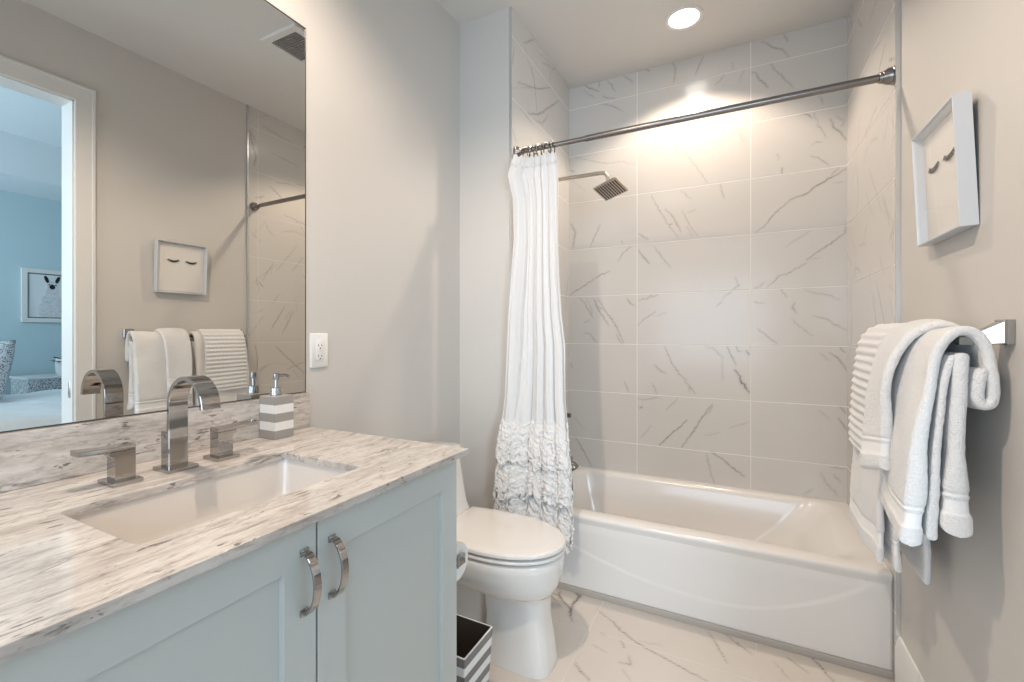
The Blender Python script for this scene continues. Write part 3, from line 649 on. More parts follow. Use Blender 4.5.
bm = B()
bl = [(0.445, 0.690, 0.088, FZ + 0.0005, 3.6), (0.445, 0.691, 0.089, 0.0, 3.6), (0.448, 0.680, 0.084, 0.08, 3.4), (0.450, 0.668, 0.081, 0.15, 3.2), (0.445, 0.668, 0.083, 0.215, 3.0), (0.43, 0.676, 0.094, 0.245, 2.7), (0.40, 0.69, 0.115, 0.262, 2.5), (0.40, 0.66, 0.10, 0.285, 2.5)]
loft(bm, [dee(a, b, c, z, p, xs=0.60 - c * 0.4) for a, b, c, z, p in bl], True, True)
tw = [(0.16, 0.042, FZ + 0.0005), (0.16, 0.042, 0.14), (0.10, 0.06, 0.22), (0.06, 0.09, 0.30)]
loft(bm, [atz(rr2(x0, 0.47, TY - hw, TY + hw, 0.05), z) for x0, hw, z in tw], True, True)
obj('pedestal', bm, M['porcelain'], to, ang=50)
bm = B()
bl = [(0.24, 0.655, 0.085, 0.242, 2.6), (0.20, 0.680, 0.112, 0.2435, 2.5), (0.14, 0.697, 0.140, 0.262, 2.4), (0.09, 0.709, 0.160, 0.292, 2.25), (0.06, 0.717, 0.173, 0.325, 2.15), (0.04, 0.722, 0.180, 0.358, 2.1), (0.03, 0.724, 0.182, 0.384, 2.1), (0.03, 0.720, 0.178, 0.3895, 2.1), (0.03, 0.713, 0.172, 0.3915, 2.1), (0.03, 0.68, 0.14, 0.392, 2.1)]
loft(bm, [dee(a, b, c, z, p, xs=0.45) for a, b, c, z, p in bl], True, True); obj('bowl', bm, M['porcelain'], to, ang=50)
bm = B()
tk = [(0.30, 0.190, 0.385), (0.265, 0.189, 0.398), (0.232, 0.188, 0.42), (0.215, 0.187, 0.46), (0.203, 0.187, 0.52), (0.188, 0.187, 0.60), (0.174, 0.187, 0.668), (0.170, 0.184, 0.672)]
loft(bm, [atz([(x, y) for x, y in rr2(0.012, xf, TY - hw, TY + hw, 0.035, 6)], z) for xf, hw, z in tk], True, True); obj('tank', bm, M['porcelain'], to, ang=50)
bm = B(); loft(bm, [atz(rr2(0.010 + i, 0.182 - i, TY - 0.192 + i, TY + 0.192 - i, 0.035, 6), z) for i, z in ((0.004, 0.6725), (0, 0.676), (0, 0.695), (0.003, 0.700), (0.012, 0.703))], True, True); obj('tank_lid', bm, M['porcelain'], to, ang=50)
obj('flush_button', lathe(B(), [(0.02, 0.703), (0.02, 0.706), (0.0, 0.7065)], (0.10, TY, 0), cap1=False), M['chrome'], to)


def slab(x0, xf, hw, z0, z1, r):
    return [dee(x0 + i, xf - i, hw - i, z, 2.1, xs=0.46) for i, z in ((0.012, z0), (0.010, z0 + 0.0015), (0, z0 + r * 0.9), (0, z1 - r), (r * 0.4, z1 - r * 0.35), (r * 1.6, z1))]


bm = B(); loft(bm, slab(0.25, 0.727, 0.184, 0.3985, 0.412, 0.004), True, True); obj('seat', bm, M['porcelain'], to, ang=50)
bm = B(); loft(bm, slab(0.238, 0.729, 0.186, 0.4170, 0.437, 0.006) + [dee(0.30, 0.67, 0.14, 0.4388, 2.1, xs=0.46)], True, True); obj('lid', bm, M['porcelain'], to, ang=50)

# paper holder on the cabinet end and its roll
ph = thing('toilet_paper_holder', 'chrome paper holder with a square cap on the vanity end panel', 'paper holder', (0.5, VY1 + 0.001, 0.565))
bm = B(); box(bm, 0.449, 0.485, VY1 - 0.0002, VY1 + 0.008, 0.545, 0.585, 0.001); box(bm, 0.459, 0.475, VY1 + 0.008, VY1 + 0.066, 0.557, 0.573, 0.001); obj('post', bm, M['chrome'], ph, wn=True)
bm = B(); tube(bm, [(0.462, VY1 + 0.058, 0.565), (0.592, VY1 + 0.058, 0.565)], 0.0075, 16); obj('bar', bm, M['chrome'], ph)
bm = B(); box(bm, 0.592, 0.602, VY1 + 0.044, VY1 + 0.072, 0.551, 0.579, 0.001); obj('end_cap', bm, M['chrome'], ph, wn=True)
bm = B(); lathe(bm, [(0.0180, 0.490), (0.0505, 0.490), (0.0515, 0.492), (0.0515, 0.586), (0.0505, 0.588), (0.0180, 0.588), (0.0180, 0.490)], (0, VY1 + 0.058, 0.5546), 'X', 40, False, False)
bmesh.ops.remove_doubles(bm, verts=bm.verts, dist=1e-6)
solo('toilet_roll', bm, M['paper'], 'white toilet roll hanging on the holder at the vanity end', 'toilet roll', (0.548, VY1 + 0.058, 0.50))

# waste bin
bt, bx0, bx1, by0, by1 = 0.232, 0.375, 0.571, 1.160, 1.338
wb = thing('waste_bin', 'grey and white striped square waste bin between vanity and toilet', 'waste bin', ((bx0 + bx1) / 2, (by0 + by1) / 2, FZ))
bm = B()
L = [(0.016, FZ + 0.0005), (0.014, FZ + 0.003), (0.0, bt - 0.003), (0.001, bt)]; Li = [(0.005, bt), (0.006, bt - 0.003), (0.019, FZ + 0.008)]
loft(bm, [atz(rr2(bx0 + i, bx1 - i, by0 + i, by1 - i, 0.004, 3), z) for i, z in L + Li[:1]], True, False); obj('body', bm, M['bin'], wb)
bm = B(); loft(bm, [atz(rr2(bx0 + i, bx1 - i, by0 + i, by1 - i, 0.004, 3), z) for i, z in [(0.0052, bt - 0.0005)] + Li[1:]], False, True); obj('inside', bm, mat('dark_brown_liner', (0.035, 0.028, 0.022), 0.5), wb, label='dark inside of the bin')

def sheet(fn, us, vs):
    bm = B(); g = [[bm.verts.new(fn(u, v)) for u in us] for v in vs]
    for a, b in zip(g, g[1:]):
        for i in range(len(us) - 1): bm.faces.new((a[i], a[i + 1], b[i + 1], b[i]))
    return bm


def solid(o, t, off=0.0):
    m_ = o.modifiers.new('thickness', 'SOLIDIFY'); m_.thickness = t; m_.offset = off; return o


# ------------------------------------------------------------------ bathtub
tb = thing('bathtub', 'white alcove bathtub with a smooth apron in front of the marble tile', 'bathtub', ((A + W) / 2, (YF + D) / 2, 0.0))
X0, X1, YB = A + 0.001, W - 0.0015, D - 0.001; RZ = 0.343
bm = B()
ol = [(0.011, 0.001), (0.011, 0.295), (0.009, 0.308), (0.005, 0.320), (0.002, 0.329), (0.003, 0.337), (0.010, RZ)]
lo = [atz(rr2(X0, X1, YF + i, YB, 0.006, 8), z) for i, z in ol]
inn = [(0.362, 1.745, 2.182, 2.848, 0.10, RZ + 0.001, 0.0), (0.370, 1.725, 2.190, 2.841, 0.10, RZ - 0.002, 0.003), (0.380, 1.690, 2.200, 2.834, 0.10, RZ - 0.012, 0.004), (0.388, 1.655, 2.208, 2.828, 0.105, RZ - 0.03, 0.004), (0.405, 1.57, 2.222, 2.814, 0.12, 0.20, 0.0),
       (0.420, 1.50, 2.237, 2.800, 0.14, 0.10, 0), (0.445, 1.43, 2.262, 2.776, 0.14, 0.055, 0), (0.50, 1.36, 2.32, 2.72, 0.13, 0.04, 0), (0.70, 1.10, 2.42, 2.60, 0.06, 0.036, 0)]
lo += [atz(rr2(a, b, c, d, r, 8), z) for a, b, c, d, r, z, _ in inn]
loft(bm, lo, True, True); obj('tub_body', bm, M['acrylic'], tb, ang=70)


def arc_z(x): return 0.090 + (0.085 * ((1.2 - x) / 0.55) ** 2 if x < 1.2 else 0.19 * ((x - 1.2) / 0.5) ** 2)


def apron(u, v):
    x = X0 + 0.0005 + u * (X1 - X0 - 0.001); z = 0.0012 + v * 0.300; t = min(max((arc_z(x) - z) / 0.017 + 0.5, 0), 1); k = t * t * (3 - 2 * t)
    edge = min(1, min(u, 1 - u) * (X1 - X0) / 0.10)
    tp = min(max((z - 0.262) / 0.035, 0), 1)
    return Vector((x, YF + 0.0078 + 0.0035 * tp * tp - 0.0036 * k * edge, z))


solid(obj('apron', sheet(apron, np.linspace(0, 1, 150), np.linspace(0, 1, 130)), M['acrylic'], tb, ang=180), 0.003, 0.0)
obj('overflow_plate', lathe(B(), [(0.034, 0.403), (0.034, 0.409), (0.026, 0.412), (0.0, 0.4125)], (0, 2.515, 0.235), 'X', 28, True, False), M['chrome'], tb)
obj('drain', lathe(B(), [(0.03, 0.046), (0.03, 0.049), (0.02, 0.051), (0.0, 0.0505)], (0.52, 2.515, 0), n=24, cap1=False), M['chrome'], tb)

# shower fittings on the left tile wall
SY = 2.497
sh = thing('overhead_shower', 'square brushed shower head on a straight arm above the tub', 'shower', (A, SY, 2.095))
obj('flange', lathe(B(), [(0.03, A), (0.03, A + 0.004), (0.022, A + 0.011), (0.0115, A + 0.014)], (0, SY, 2.096), 'X', 28), M['brushed'], sh)
bm = B(); tube(bm, [(A + 0.008, SY, 2.096), (0.615, SY, 2.092)] + spline([(0.628, SY, 2.091), (0.645, SY, 2.085), (0.658, SY, 2.062), (0.664, SY, 2.040)], 5), 0.0105, 18); obj('arm', bm, M['brushed'], sh)
bm = B(); hc = Vector((0.674, SY, 1.9955))
mt = Matrix.Translation(hc) @ Matrix.Rotation(R(-13.3), 4, 'Z') @ Matrix.Rotation(R(-13.5), 4, 'Y') @ Matrix.Rotation(R(-16.6), 4, 'X')
lathe(bm, [(0.012, 0.0), (0.017, 0.010), (0.017, 0.022), (0.012, 0.036), (0.010, 0.042)], (0, 0, 0.008), n=24)
bmesh.ops.transform(bm, matrix=mt, verts=bm.verts); obj('ball_joint', bm, M['brushed'], sh)
bm = B(); loft(bm, [[(mt @ Vector((x, y, z))) for x, y in rr(0, 0, 0.0695 - i, 0.0695 - i, 0.005, 3)] for i, z in ((0.004, -0.006), (0.0, -0.004), (0.0, 0.004), (0.004, 0.007), (0.03, 0.010))], True, True); obj('head_plate', bm, M['brushed'], sh)
bm = B()
for k in range(9):
    x = -0.056 + k * 0.112 / 8; box(bm, x - 0.0033, x + 0.0033, -0.060, 0.060, -0.0072, -0.0055, mtx=mt)
obj('nozzle_strips', bm, mat('rubber_nozzles', (0.045, 0.04, 0.035), 0.5), sh, label='dark rubber nozzle rows under the head')
sp = thing('tub_spout', 'dark nickel tub spout above the tub rim behind the curtain', 'spout', (A, SY, 0.455))
bm = B(); tube(bm, spline([(A + 0.001, SY, 0.455), (0.36, SY, 0.456), (0.43, SY, 0.455), (0.462, SY, 0.449), (0.474, SY, 0.436)], 5), [0.034] * 4 + [0.030] * 11 + [0.029, 0.028, 0.027, 0.026, 0.024, 0.018], 22); obj('spout_body', bm, M['nickel'], sp)
obj('diverter_knob', lathe(B(), [(0.006, 0.48), (0.006, 0.496), (0.009, 0.498), (0.009, 0.506), (0.0, 0.507)], (0.452, SY, 0), n=16, cap1=False), M['nickel'], sp)
vv = thing('shower_valve', 'dark nickel shower valve with a lever, half behind the curtain', 'valve', (A, SY, 0.74))
bm = B(); loft(bm, [[(x, y, z) for y, z in rr(SY, 0.74, 0.075 - i, 0.075 - i, 0.006, 3)] for x, i in ((A + 0.0008, 0), (A + 0.006, 0), (A + 0.008, 0.003))], True, True); obj('escutcheon', bm, M['nickel'], vv)
obj('valve_stem', lathe(B(), [(0.024, A + 0.008), (0.024, A + 0.075), (0.02, A + 0.08)], (0, SY, 0.74), 'X', 24), M['nickel'], vv)
bm = B(); box(bm, A + 0.08, A + 0.146, SY - 0.012, SY + 0.012, 0.728, 0.752, 0.003); obj('lever', bm, M['nickel'], vv, wn=True)

# ------------------------------------------------------------------ curtain rod, rings, curtain
RY, RZD = 2.0787, 2.1164
rod = thing('curtain_rod', 'dark nickel tension rod spanning the tub alcove', 'curtain rod', (1.04, RY, RZD))
bm = B(); tube(bm, [(0.66, RY, RZD), (W - 0.03, RY, RZD)], 0.0140, 24); obj('outer_tube', bm, M['nickel'], rod)
bm = B(); tube(bm, [(A + 0.03, RY, RZD), (0.67, RY, RZD)], 0.0115, 24); obj('inner_tube', bm, M['nickel'], rod)
fl = [(0.031, 0.0006), (0.032, 0.004), (0.031, 0.010), (0.029, 0.011), (0.0275, 0.022), (0.022, 0.032), (0.0215, 0.036), (0.0195, 0.037), (0.0185, 0.046), (0.015, 0.048)]
obj('flange', lathe(B(), [(r, A + h * 0.8) for r, h in fl], (0, RY, RZD), 'X', 32), M['nickel'], rod)
obj('flange', lathe(B(), [(r, W - 0.001 - h) for r, h in fl], (0, RY, RZD), 'X', 32), M['nickel'], rod)
proto = None
for i in range(9):
    x = 0.352 + i * 0.0185
    if proto is None:
        bm = B(); n1 = 28; lp = []
        for k in range(n1):
            a = 2 * PI * k / n1; lp.append([(0.0030 * math.cos(b) * 1.0, (0.0205 + 0.0026 * math.sin(b)) * math.cos(a), (0.0205 + 0.0026 * math.sin(b)) * math.sin(a) * 1.45 - 0.013) for b in [2 * PI * q / 8 for q in range(8)]])
        loft(bm, lp + [lp[0]]); bmesh.ops.remove_doubles(bm, verts=bm.verts, dist=1e-6)
        proto = solo('curtain_ring', bm, M['nickel'], 'thin dark curtain ring bunched at the left end of the rod', 'curtain ring', (0, 0, 0), 'rings holding the shower curtain'); r_ = proto
    else:
        r_ = proto.copy(); COL.objects.link(r_)
    r_.location = (x, RY, RZD); r_.rotation_euler = (0, 0, R((-14, 9, -5, 16, -10, 4, -17, 11, -3)[i]))

# curtain: outline (x left, x right) by height
CO = [(2.085, 0.335, 0.520), (2.057, 0.331, 0.530), (2.010, 0.318, 0.538), (1.975, 0.305, 0.541), (1.92, 0.318, 0.542), (1.855, 0.328, 0.542), (1.67, 0.330, 0.542), (1.50, 0.320, 0.548), (1.29, 0.303, 0.562), (1.15, 0.296, 0.580),
      (0.90, 0.284, 0.583), (0.70, 0.258, 0.603), (0.51, 0.246, 0.620), (0.36, 0.238, 0.626), (0.235, 0.234, 0.626)]
CZ = np.array([c[0] for c in CO])[::-1]; CL = np.array([c[1] for c in CO])[::-1]; CR = np.array([c[2] for c in CO])[::-1]


def curtain_pt(s, z, out=0.0, fk=1.0):
    xl, xr = np.interp(z, CZ, CL), np.interp(z, CZ, CR)
    t = (2.085 - z) / 1.85; amp = 0.006 + 0.008 * min(1, t * 1.4)
    ph = s * 5.5 * 2 * PI + 0.7 * math.sin(2.2 * z + 4 * s) + 0.35
    fold = math.sin(ph) + 0.30 * math.sin(2.3 * ph + 1.1 + z) + 0.25 * math.sin(0.47 * ph) + 0.16 * math.sin(4.1 * ph + 2.2 * z)
    x = xl + (xr - xl) * s + 0.006 * math.cos(ph) * min(1, t * 2)
    yc = 2.046 - 0.010 * t
    k = min(max((0.385 - x) / 0.07, 0), 1); k = k * k * (3 - 2 * k)
    yc += (1.978 - yc) * k
    am = amp * (1 - 0.45 * k)
    top = min(1, (2.085 - z) / 0.05)
    return Vector((x, yc - out + fk * am * fold * (0.4 + 0.6 * top) * 0.85, z))


cu = thing('shower_curtain', 'white ruffled shower curtain gathered at the left of the tub', 'curtain', (0.4, 2.03, 0.22))
us = np.linspace(0, 1, 190)
bm = sheet(lambda s, v: curtain_pt(s, 2.070 - v * (2.070 - 0.40) + 0.006 * math.sin(s * 9 * 2 * PI) * (1 - v) ** 12), us, np.linspace(0, 1, 150))
solid(obj('drape', bm, M['voile'], cu, ang=180), 0.0016)
bm = sheet(lambda s, v: curtain_pt(s, 2.068 - v * 0.05 + 0.006 * math.sin(s * 9 * 2 * PI), 0.0025 + 0.0012 * math.sin(s * 150)), us, np.linspace(0, 1, 10))
solid(obj('header', bm, M['voile'], cu, ang=180), 0.0016)


def ruffle(ztop, zbot, out0, out1, seed, amp):
    rng = random.Random(seed); ph = rng.uniform(0, 6)
    def f(s, v):
        sc = 0.012 * math.sin(s * 7 * 2 * PI + ph) + 0.006 * math.sin(s * 17 * 2 * PI + ph * 2)
        z = ztop + 0.012 * math.sin(s * 5 * 2 * PI + ph) - v * (ztop - zbot) + sc * v - 0.035 * v * (s - 0.5)
        p = curtain_pt(s, z, out0 + (out1 - out0) * v ** 0.8 + 0.006 * min(1, v * 4), 1 - 0.5 * min(1, v * 3))
        q = Vector((s * 22 + seed, v * (ztop - zbot) * 52, seed * 3.1))
        d = mnoise.noise(q) * 0.6 + mnoise.noise(q * 2.3) * 0.45 + mnoise.noise(q * 0.5) * 0.5
        edge = 1 + 1.2 * v ** 4
        p.y -= amp * d * edge + 0.004 * math.sin(s * 60 + 3 * mnoise.noise(q * 0.4)) * v
        p.x += amp * 0.6 * mnoise.noise(q * 1.3 + Vector((9, 2, 4))) * edge
        p.z += 0.004 * mnoise.noise(q * 1.7 + Vector((1, 7, 3)))
        if p.x < 0.34: p.y = min(p.y, 2.016)
        return p
    bm = sheet(f, np.linspace(-0.012, 1.012, 260), np.linspace(0, 1, 70))
    return solid(obj('ruffle', bm, M['ruffle'], cu, ang=180), 0.0022)


ruffle(0.785, 0.575, 0.003, 0.024, 1, 0.010)
ruffle(0.625, 0.410, 0.006, 0.028, 2, 0.011)
ruffle(0.460, 0.225, 0.006, 0.022, 3, 0.011)

# ------------------------------------------------------------------ ceiling fittings
dl = thing('ceiling_downlight', 'lit round recessed downlight in the ceiling over the tub', 'ceiling light', (1.045, 2.515, H))
obj('trim_ring', lathe(B(), [(0.094, H - 0.0003), (0.094, H - 0.004), (0.088, H - 0.007), (0.074, H - 0.005), (0.071, H - 0.001)], (1.045, 2.515, 0), n=48, cap0=False, cap1=False), M['trim'], dl)
obj('lens', lathe(B(), [(0.0715, H - 0.0012), (0.05, H - 0.003), (0.0, H - 0.0035)], (1.045, 2.515, 0), n=48, cap0=True, cap1=False), M['lens'], dl)
ve = thing('exhaust_vent', 'square white ceiling exhaust vent seen in the mirror', 'vent', (0.885, 1.735, H))
bm = B(); lo = []
for i, z in ((0, H - 0.0003), (0, H - 0.010), (0.006, H - 0.016), (0.040, H - 0.016), (0.044, H - 0.003)):
    lo.append(atz(rr2(0.745 + i, 1.025 - i, 1.60 + i, 1.88 - i, 0.006, 3), z))
loft(bm, lo); obj('vent_frame', bm, M['ceil'], ve)
obj('vent_back', box(B(), 0.787, 0.983, 1.642, 1.838, H - 0.0028, H - 0.0008), M['dark'], ve)
bm = B()
for k in range(13):
    y = 1.650 + k * 0.015; box(bm, 0.788, 0.982, y, y + 0.0055, H - 0.013, H - 0.004)
for x in (0.85, 0.92): box(bm, x - 0.002, x + 0.002, 1.643, 1.837, H - 0.0145, H - 0.004)
obj('grille', bm, mat('grey_grille', (0.30, 0.27, 0.25), 0.6), ve)

# ------------------------------------------------------------------ eyelash picture on the right wall
PY0, PY1, PZ0, PZ1 = 1.442, 1.730, 1.456, 1.766
pc = thing('framed_picture', 'pale box frame with two black eyelashes on the right wall', 'picture', (W, (PY0 + PY1) / 2, PZ0))
xf, xb = W - 0.035, W - 0.0015
tilt = Matrix.Translation((xb, 0, PZ0)) @ Matrix.Rotation(R(-2.4), 4, 'Y') @ Matrix.Translation((-xb, 0, -PZ0))


def put(bm): bmesh.ops.transform(bm, matrix=tilt, verts=bm.verts); return bm


bm = B(); L = [(0, xb), (0, xf + 0.0008), (0.0008, xf), (0.0040, xf), (0.0045, xf + 0.001), (0.0115, xb - 0.006), (0.004, xb)]
loft(bm, [[(x, y, z) for y, z in ((PY0 + i, PZ0 + i), (PY1 - i, PZ0 + i), (PY1 - i, PZ1 - i), (PY0 + i, PZ1 - i))] for i, x in L] + [[(xb, y, z) for y, z in ((PY0, PZ0), (PY1, PZ0), (PY1, PZ1), (PY0, PZ1))]])
bmesh.ops.remove_doubles(bm, verts=bm.verts, dist=1e-6); obj('frame', put(bm), M['frame'], pc)
xm = xb - 0.011
obj('picture_sheet', put(box(B(), xm, xm + 0.004, PY0 + 0.012, PY1 - 0.012, PZ0 + 0.012, PZ1 - 0.012)), M['mat'], pc)
obj('glass_pane', put(box(B(), xf + 0.004, xf + 0.006, PY0 + 0.0052, PY1 - 0.0052, PZ0 + 0.0052, PZ1 - 0.0052)), M['glass'], pc)
obj('backing', put(box(B(), xb - 0.0055, xb - 0.0005, PY0 + 0.012, PY1 - 0.012, PZ0 + 0.012, PZ1 - 0.012)), M['dark'], pc)
for yc in (1.540, 1.643):
    bm = B(); arc = [(xm - 0.0022, yc + t * 0.030, 1.648 + 0.011 * t * t + 0.002) for t in np.linspace(-1, 1, 15)]
    tube(bm, arc, [0.0015 + 0.0034 * math.sin(PI * i / 14) for i in range(15)], 8)
    for i in range(11):
        t = -0.95 + 1.9 * i / 10; b = (xm - 0.0024, yc + t * 0.030, 1.650 + 0.011 * t * t)
        tube(bm, spline([b, (b[0] - 0.001, b[1] + t * 0.004, b[2] - 0.006), (b[0] - 0.002, b[1] + t * 0.010, b[2] - 0.0105 + 0.003 * abs(t))], 3), [0.0018 - 0.0013 * k / 6 for k in range(7)], 6)
    obj('eyelash', put(bm), M['black'], pc, label='black eyelash on the picture sheet')
bm = B(); tube(bm, [(W - 0.0005, 1.60, 1.742), (W - 0.008, 1.60, 1.744)], 0.003, 10)
obj('hanger', bm, M['dark'], pc)

# ------------------------------------------------------------------ towel bar and towels
BXX, BZ = 1.712, 1.190
tr_ = thing('towel_bar', 'square chrome towel bar on the right wall carrying four towels', 'towel bar', (W, 1.63, BZ))
for yc in (1.315, 1.955):
    bm = B(); lo = [[(x, y, z) for y, z in rr2(yc - 0.025 + i, yc + 0.025 - i, 1.183 + k, 1.234, 0.002, 2)] for x, i, k in ((W - 0.0006, 0, 0), (W - 0.012, 0, 0), (W - 0.014, 0.002, 0.002))]; loft(bm, lo, True, True)
    lo = [[(x, y, z) for y, z in rr2(yc - a, yc + a, z0, z1, 0.002, 2)] for x, a, z0, z1 in ((W - 0.013, 0.020, 1.185, 1.232), (W - 0.045, 0.012, 1.182, 1.212), (W - 0.062, 0.010, 1.181, 1.200), (W - 0.078, 0.009, 1.181, 1.199))]; loft(bm, lo, True, True)
    obj('post', bm, M['chrome'], tr_, wn=True)
obj('bar', box(B(), BXX - 0.008, BXX + 0.008, 1.308, 1.962, BZ - 0.0065, BZ + 0.0065, 0.001), M['chrome'], tr_, wn=True)


def towel_layer(bm, path, y0, y1, t, seed, ribs=0.0, wave=0.004, band=None, slant=0.0, skew=0.0, tb=None, flare=0.0, step=0.0065, fold=0.0):
    """thick cloth following path (x, z) extruded along the bar; band = list of (from, to) distances from the first end woven flat"""
    rng = random.Random(seed); lay = bm.verts.layers.float.get('flat') or bm.verts.layers.float.new('flat')
    F_ = resample(spline([(x, 0, z) for x, z in path], 12), 0.0015); nf = len(F_); tot = 0.0015 * (nf - 1); r_ = t / 2; W_ = y1 - y0
    ed = [0, r_ * 0.06, r_ * 0.2, r_ * 0.45, r_ * 0.75]
    md = list(np.linspace(r_ * 1.1, tot - r_ * 1.1, max(4, int((tot - 2.2 * r_) / step))))
    si = sorted({min(nf - 1, int(round(q / 0.0015))) for q in ed + md + [tot - q for q in ed]}); P_ = [F_[q] for q in si]; ss = [q * 0.0015 for q in si]; n = len(P_)
    uu = ed + list(np.linspace(r_ * 1.1, W_ - r_ * 1.1, max(6, int(W_ / 0.0075)))) + [W_ - q for q in ed[::-1]]; uu = [q / W_ for q in uu]; nu = len(uu) - 1
    top = []; bot = []
    fr = [rng.uniform(-1, 1) for _ in range(6)]
    for i, p in enumerate(P_):
        tg = (P_[min(i + 1, n - 1)] - P_[max(i - 1, 0)]).normalized(); nn = Vector((-tg.z, 0, tg.x))
        s = ss[i]; f = 1 - min(1, s / max(tot * 0.45, 1e-3)); ra, rb = [], []
        flat = 0.0
        if band:
            for a, b in band:
                if a <= s <= b: flat = 1.0
        for j in range(nu + 1):
            u = uu[j]; dv = min(s, tot - s); du = min(u, 1 - u) * (y1 - y0)
            r = t / 2; e = 1.0
            if dv < r: e = min(e, math.sqrt(max(0, 1 - (1 - dv / r) ** 2)))
            if du < r: e = min(e, math.sqrt(max(0, 1 - (1 - du / r) ** 2)))
            y = y0 + (y1 - y0) * u + flare * (u - 0.5) * f + 0.004 * mnoise.noise(Vector((s * 9, seed, u * 2)))
            q = Vector((s * 7 + seed * 5, y * 9, seed)); w = wave * mnoise.noise(q) * 1.6 + fold * f * math.sin(u * 2 * PI * (1.2 + 0.2 * fr[0]) + fr[1] * 3)
            tt = t if tb is None else t + (tb - t) * min(1, f * 1.5)
            th = tt / 2 * (0.02 + 0.98 * e) * (0.80 if flat else 1.0)
            if ribs: th += ribs * (0.5 + 0.5 * math.cos(2 * PI * s / 0.0255)) * e
            fz = 0.0017 * (mnoise.noise(Vector((s * 140, y * 140, seed))) + 0.6 * mnoise.noise(Vector((s * 300, y * 300, seed)))) * (0 if flat else 1)
            c = Vector((p.x - skew * (u - 0.5) * min(1, f * 1.3) , y, p.z - slant * (u - 0.5) * (1 if i < n / 2 else -1) * f)) + nn * w
            a = bm.verts.new(c - nn * (th + fz)); b = bm.verts.new(c + nn * (th + fz)); a[lay] = b[lay] = flat
            ra.append(a); rb.append(b)
        top.append(ra); bot.append(rb)
    for g_, fl_ in ((top, False), (bot, True)):
        for a, b in zip(g_, g_[1:]):
            for j in range(nu):
                q = (a[j], a[j + 1], b[j + 1], b[j]); bm.faces.new(q[::-1] if fl_ else q)
    for i in range(n - 1):
        for j in (0, nu): bm.faces.new((top[i][j], top[i + 1][j], bot[i + 1][j], bot[i][j]))
    for i in (0, n - 1):
        for j in range(nu): bm.faces.new((top[i][j], top[i][j + 1], bot[i][j + 1], bot[i][j]))


def towel(name, label, loc, layers):
    bm = B()
    for L_ in layers: towel_layer(bm, *L_[0], **L_[1])
    return solo(name, bm, M['terry'], label, 'towel', loc, 'white towels on the bar', ang=180, subsurf=1)


HEM = [(0.045, 0.075), (0.082, 0.088)]
towel('bath_towel', 'white bath towel with a rolled edge, nearest the square bar post', (BXX, 1.43, 1.2), [
    (([(1.636, 0.748), (1.636, 0.82), (1.641, 0.95), (1.650, 1.08), (1.667, 1.160), (1.695, 1.203), (1.722, 1.203), (1.742, 1.172), (1.753, 1.12), (1.753, 1.075), (1.742, 1.056), (1.730, 1.068), (1.728, 1.10), (1.731, 1.135)], 1.288, 1.585, 0.021, 11), dict(tb=0.040, band=HEM, wave=0.006, flare=0.01, skew=-0.03)),
    (([(1.660, 0.765), (1.661, 0.85), (1.670, 1.00), (1.682, 1.11), (1.692, 1.160)], 1.292, 1.578, 0.014, 12), dict(tb=0.020, wave=0.004)),
    (([(1.700, 0.785), (1.699, 0.88), (1.700, 1.02), (1.704, 1.10), (1.707, 1.165)], 1.286, 1.58, 0.026, 13), dict(tb=0.050, band=HEM, wave=0.005, flare=0.02)),
])
towel('hand_towel', 'plain white hand towel folded over the nearer bath towel', (BXX, 1.50, 1.24), [
    (([(1.604, 0.855), (1.606, 0.93), (1.613, 1.05), (1.626, 1.14), (1.654, 1.202), (1.698, 1.2265), (1.735, 1.219), (1.762, 1.18), (1.7695, 1.11)], 1.425, 1.568, 0.021, 21), dict(tb=0.026, band=HEM, wave=0.006, slant=0.03, flare=-0.02, skew=0.02)),
])
towel('bath_towel', 'white bath towel hanging under the ribbed hand towel', (BXX, 1.78, 1.2), [
    (([(1.634, 0.575), (1.636, 0.70), (1.646, 0.90), (1.660, 1.08), (1.676, 1.165), (1.702, 1.2055), (1.735, 1.195), (1.755, 1.13), (1.761, 1.00), (1.762, 0.80)], 1.612, 1.945, 0.018, 31), dict(band=HEM, wave=0.006, flare=0.03, fold=0.006)),
    (([(1.668, 0.562), (1.667, 0.70), (1.672, 0.90), (1.684, 1.08), (1.693, 1.155)], 1.605, 1.93, 0.018, 32), dict(band=HEM, wave=0.006, flare=0.03, fold=0.006)),
    (([(1.732, 0.545), (1.731, 0.70), (1.730, 0.90), (1.728, 1.08), (1.725, 1.16)], 1.59, 1.90, 0.016, 33), dict(wave=0.004)),
])
towel('ribbed_hand_towel', 'white ribbed hand towel nearest the marble tile', (BXX, 1.79, 1.24), [
    (([(1.630, 0.842), (1.631, 0.90), (1.636, 1.02), (1.646, 1.13), (1.664, 1.193), (1.699, 1.225), (1.740, 1.214), (1.766, 1.165), (1.7715, 1.08), (1.7715, 0.98)], 1.657, 1.925, 0.011, 41), dict(ribs=0.0058, wave=0.003, slant=-0.01, step=0.0042)),
])

# ------------------------------------------------------------------ bedroom things (seen in the mirror)
bd = thing('bed', 'white made bed in the bedroom, seen through the doorway in the mirror', 'bed', (4.0, 1.4, FZ))
bm = B(); box(bm, 3.02, 4.93, 0.35, 2.60, FZ + 0.02, 0.30, 0.02); obj('bed_base', bm, M['bedwall'], bd)
bm = B(); box(bm, 3.02, 4.93, 0.37, 2.58, 0.30, 0.54, 0.05, 3); obj('mattress', bm, M['duvet'], bd)
bm = B()


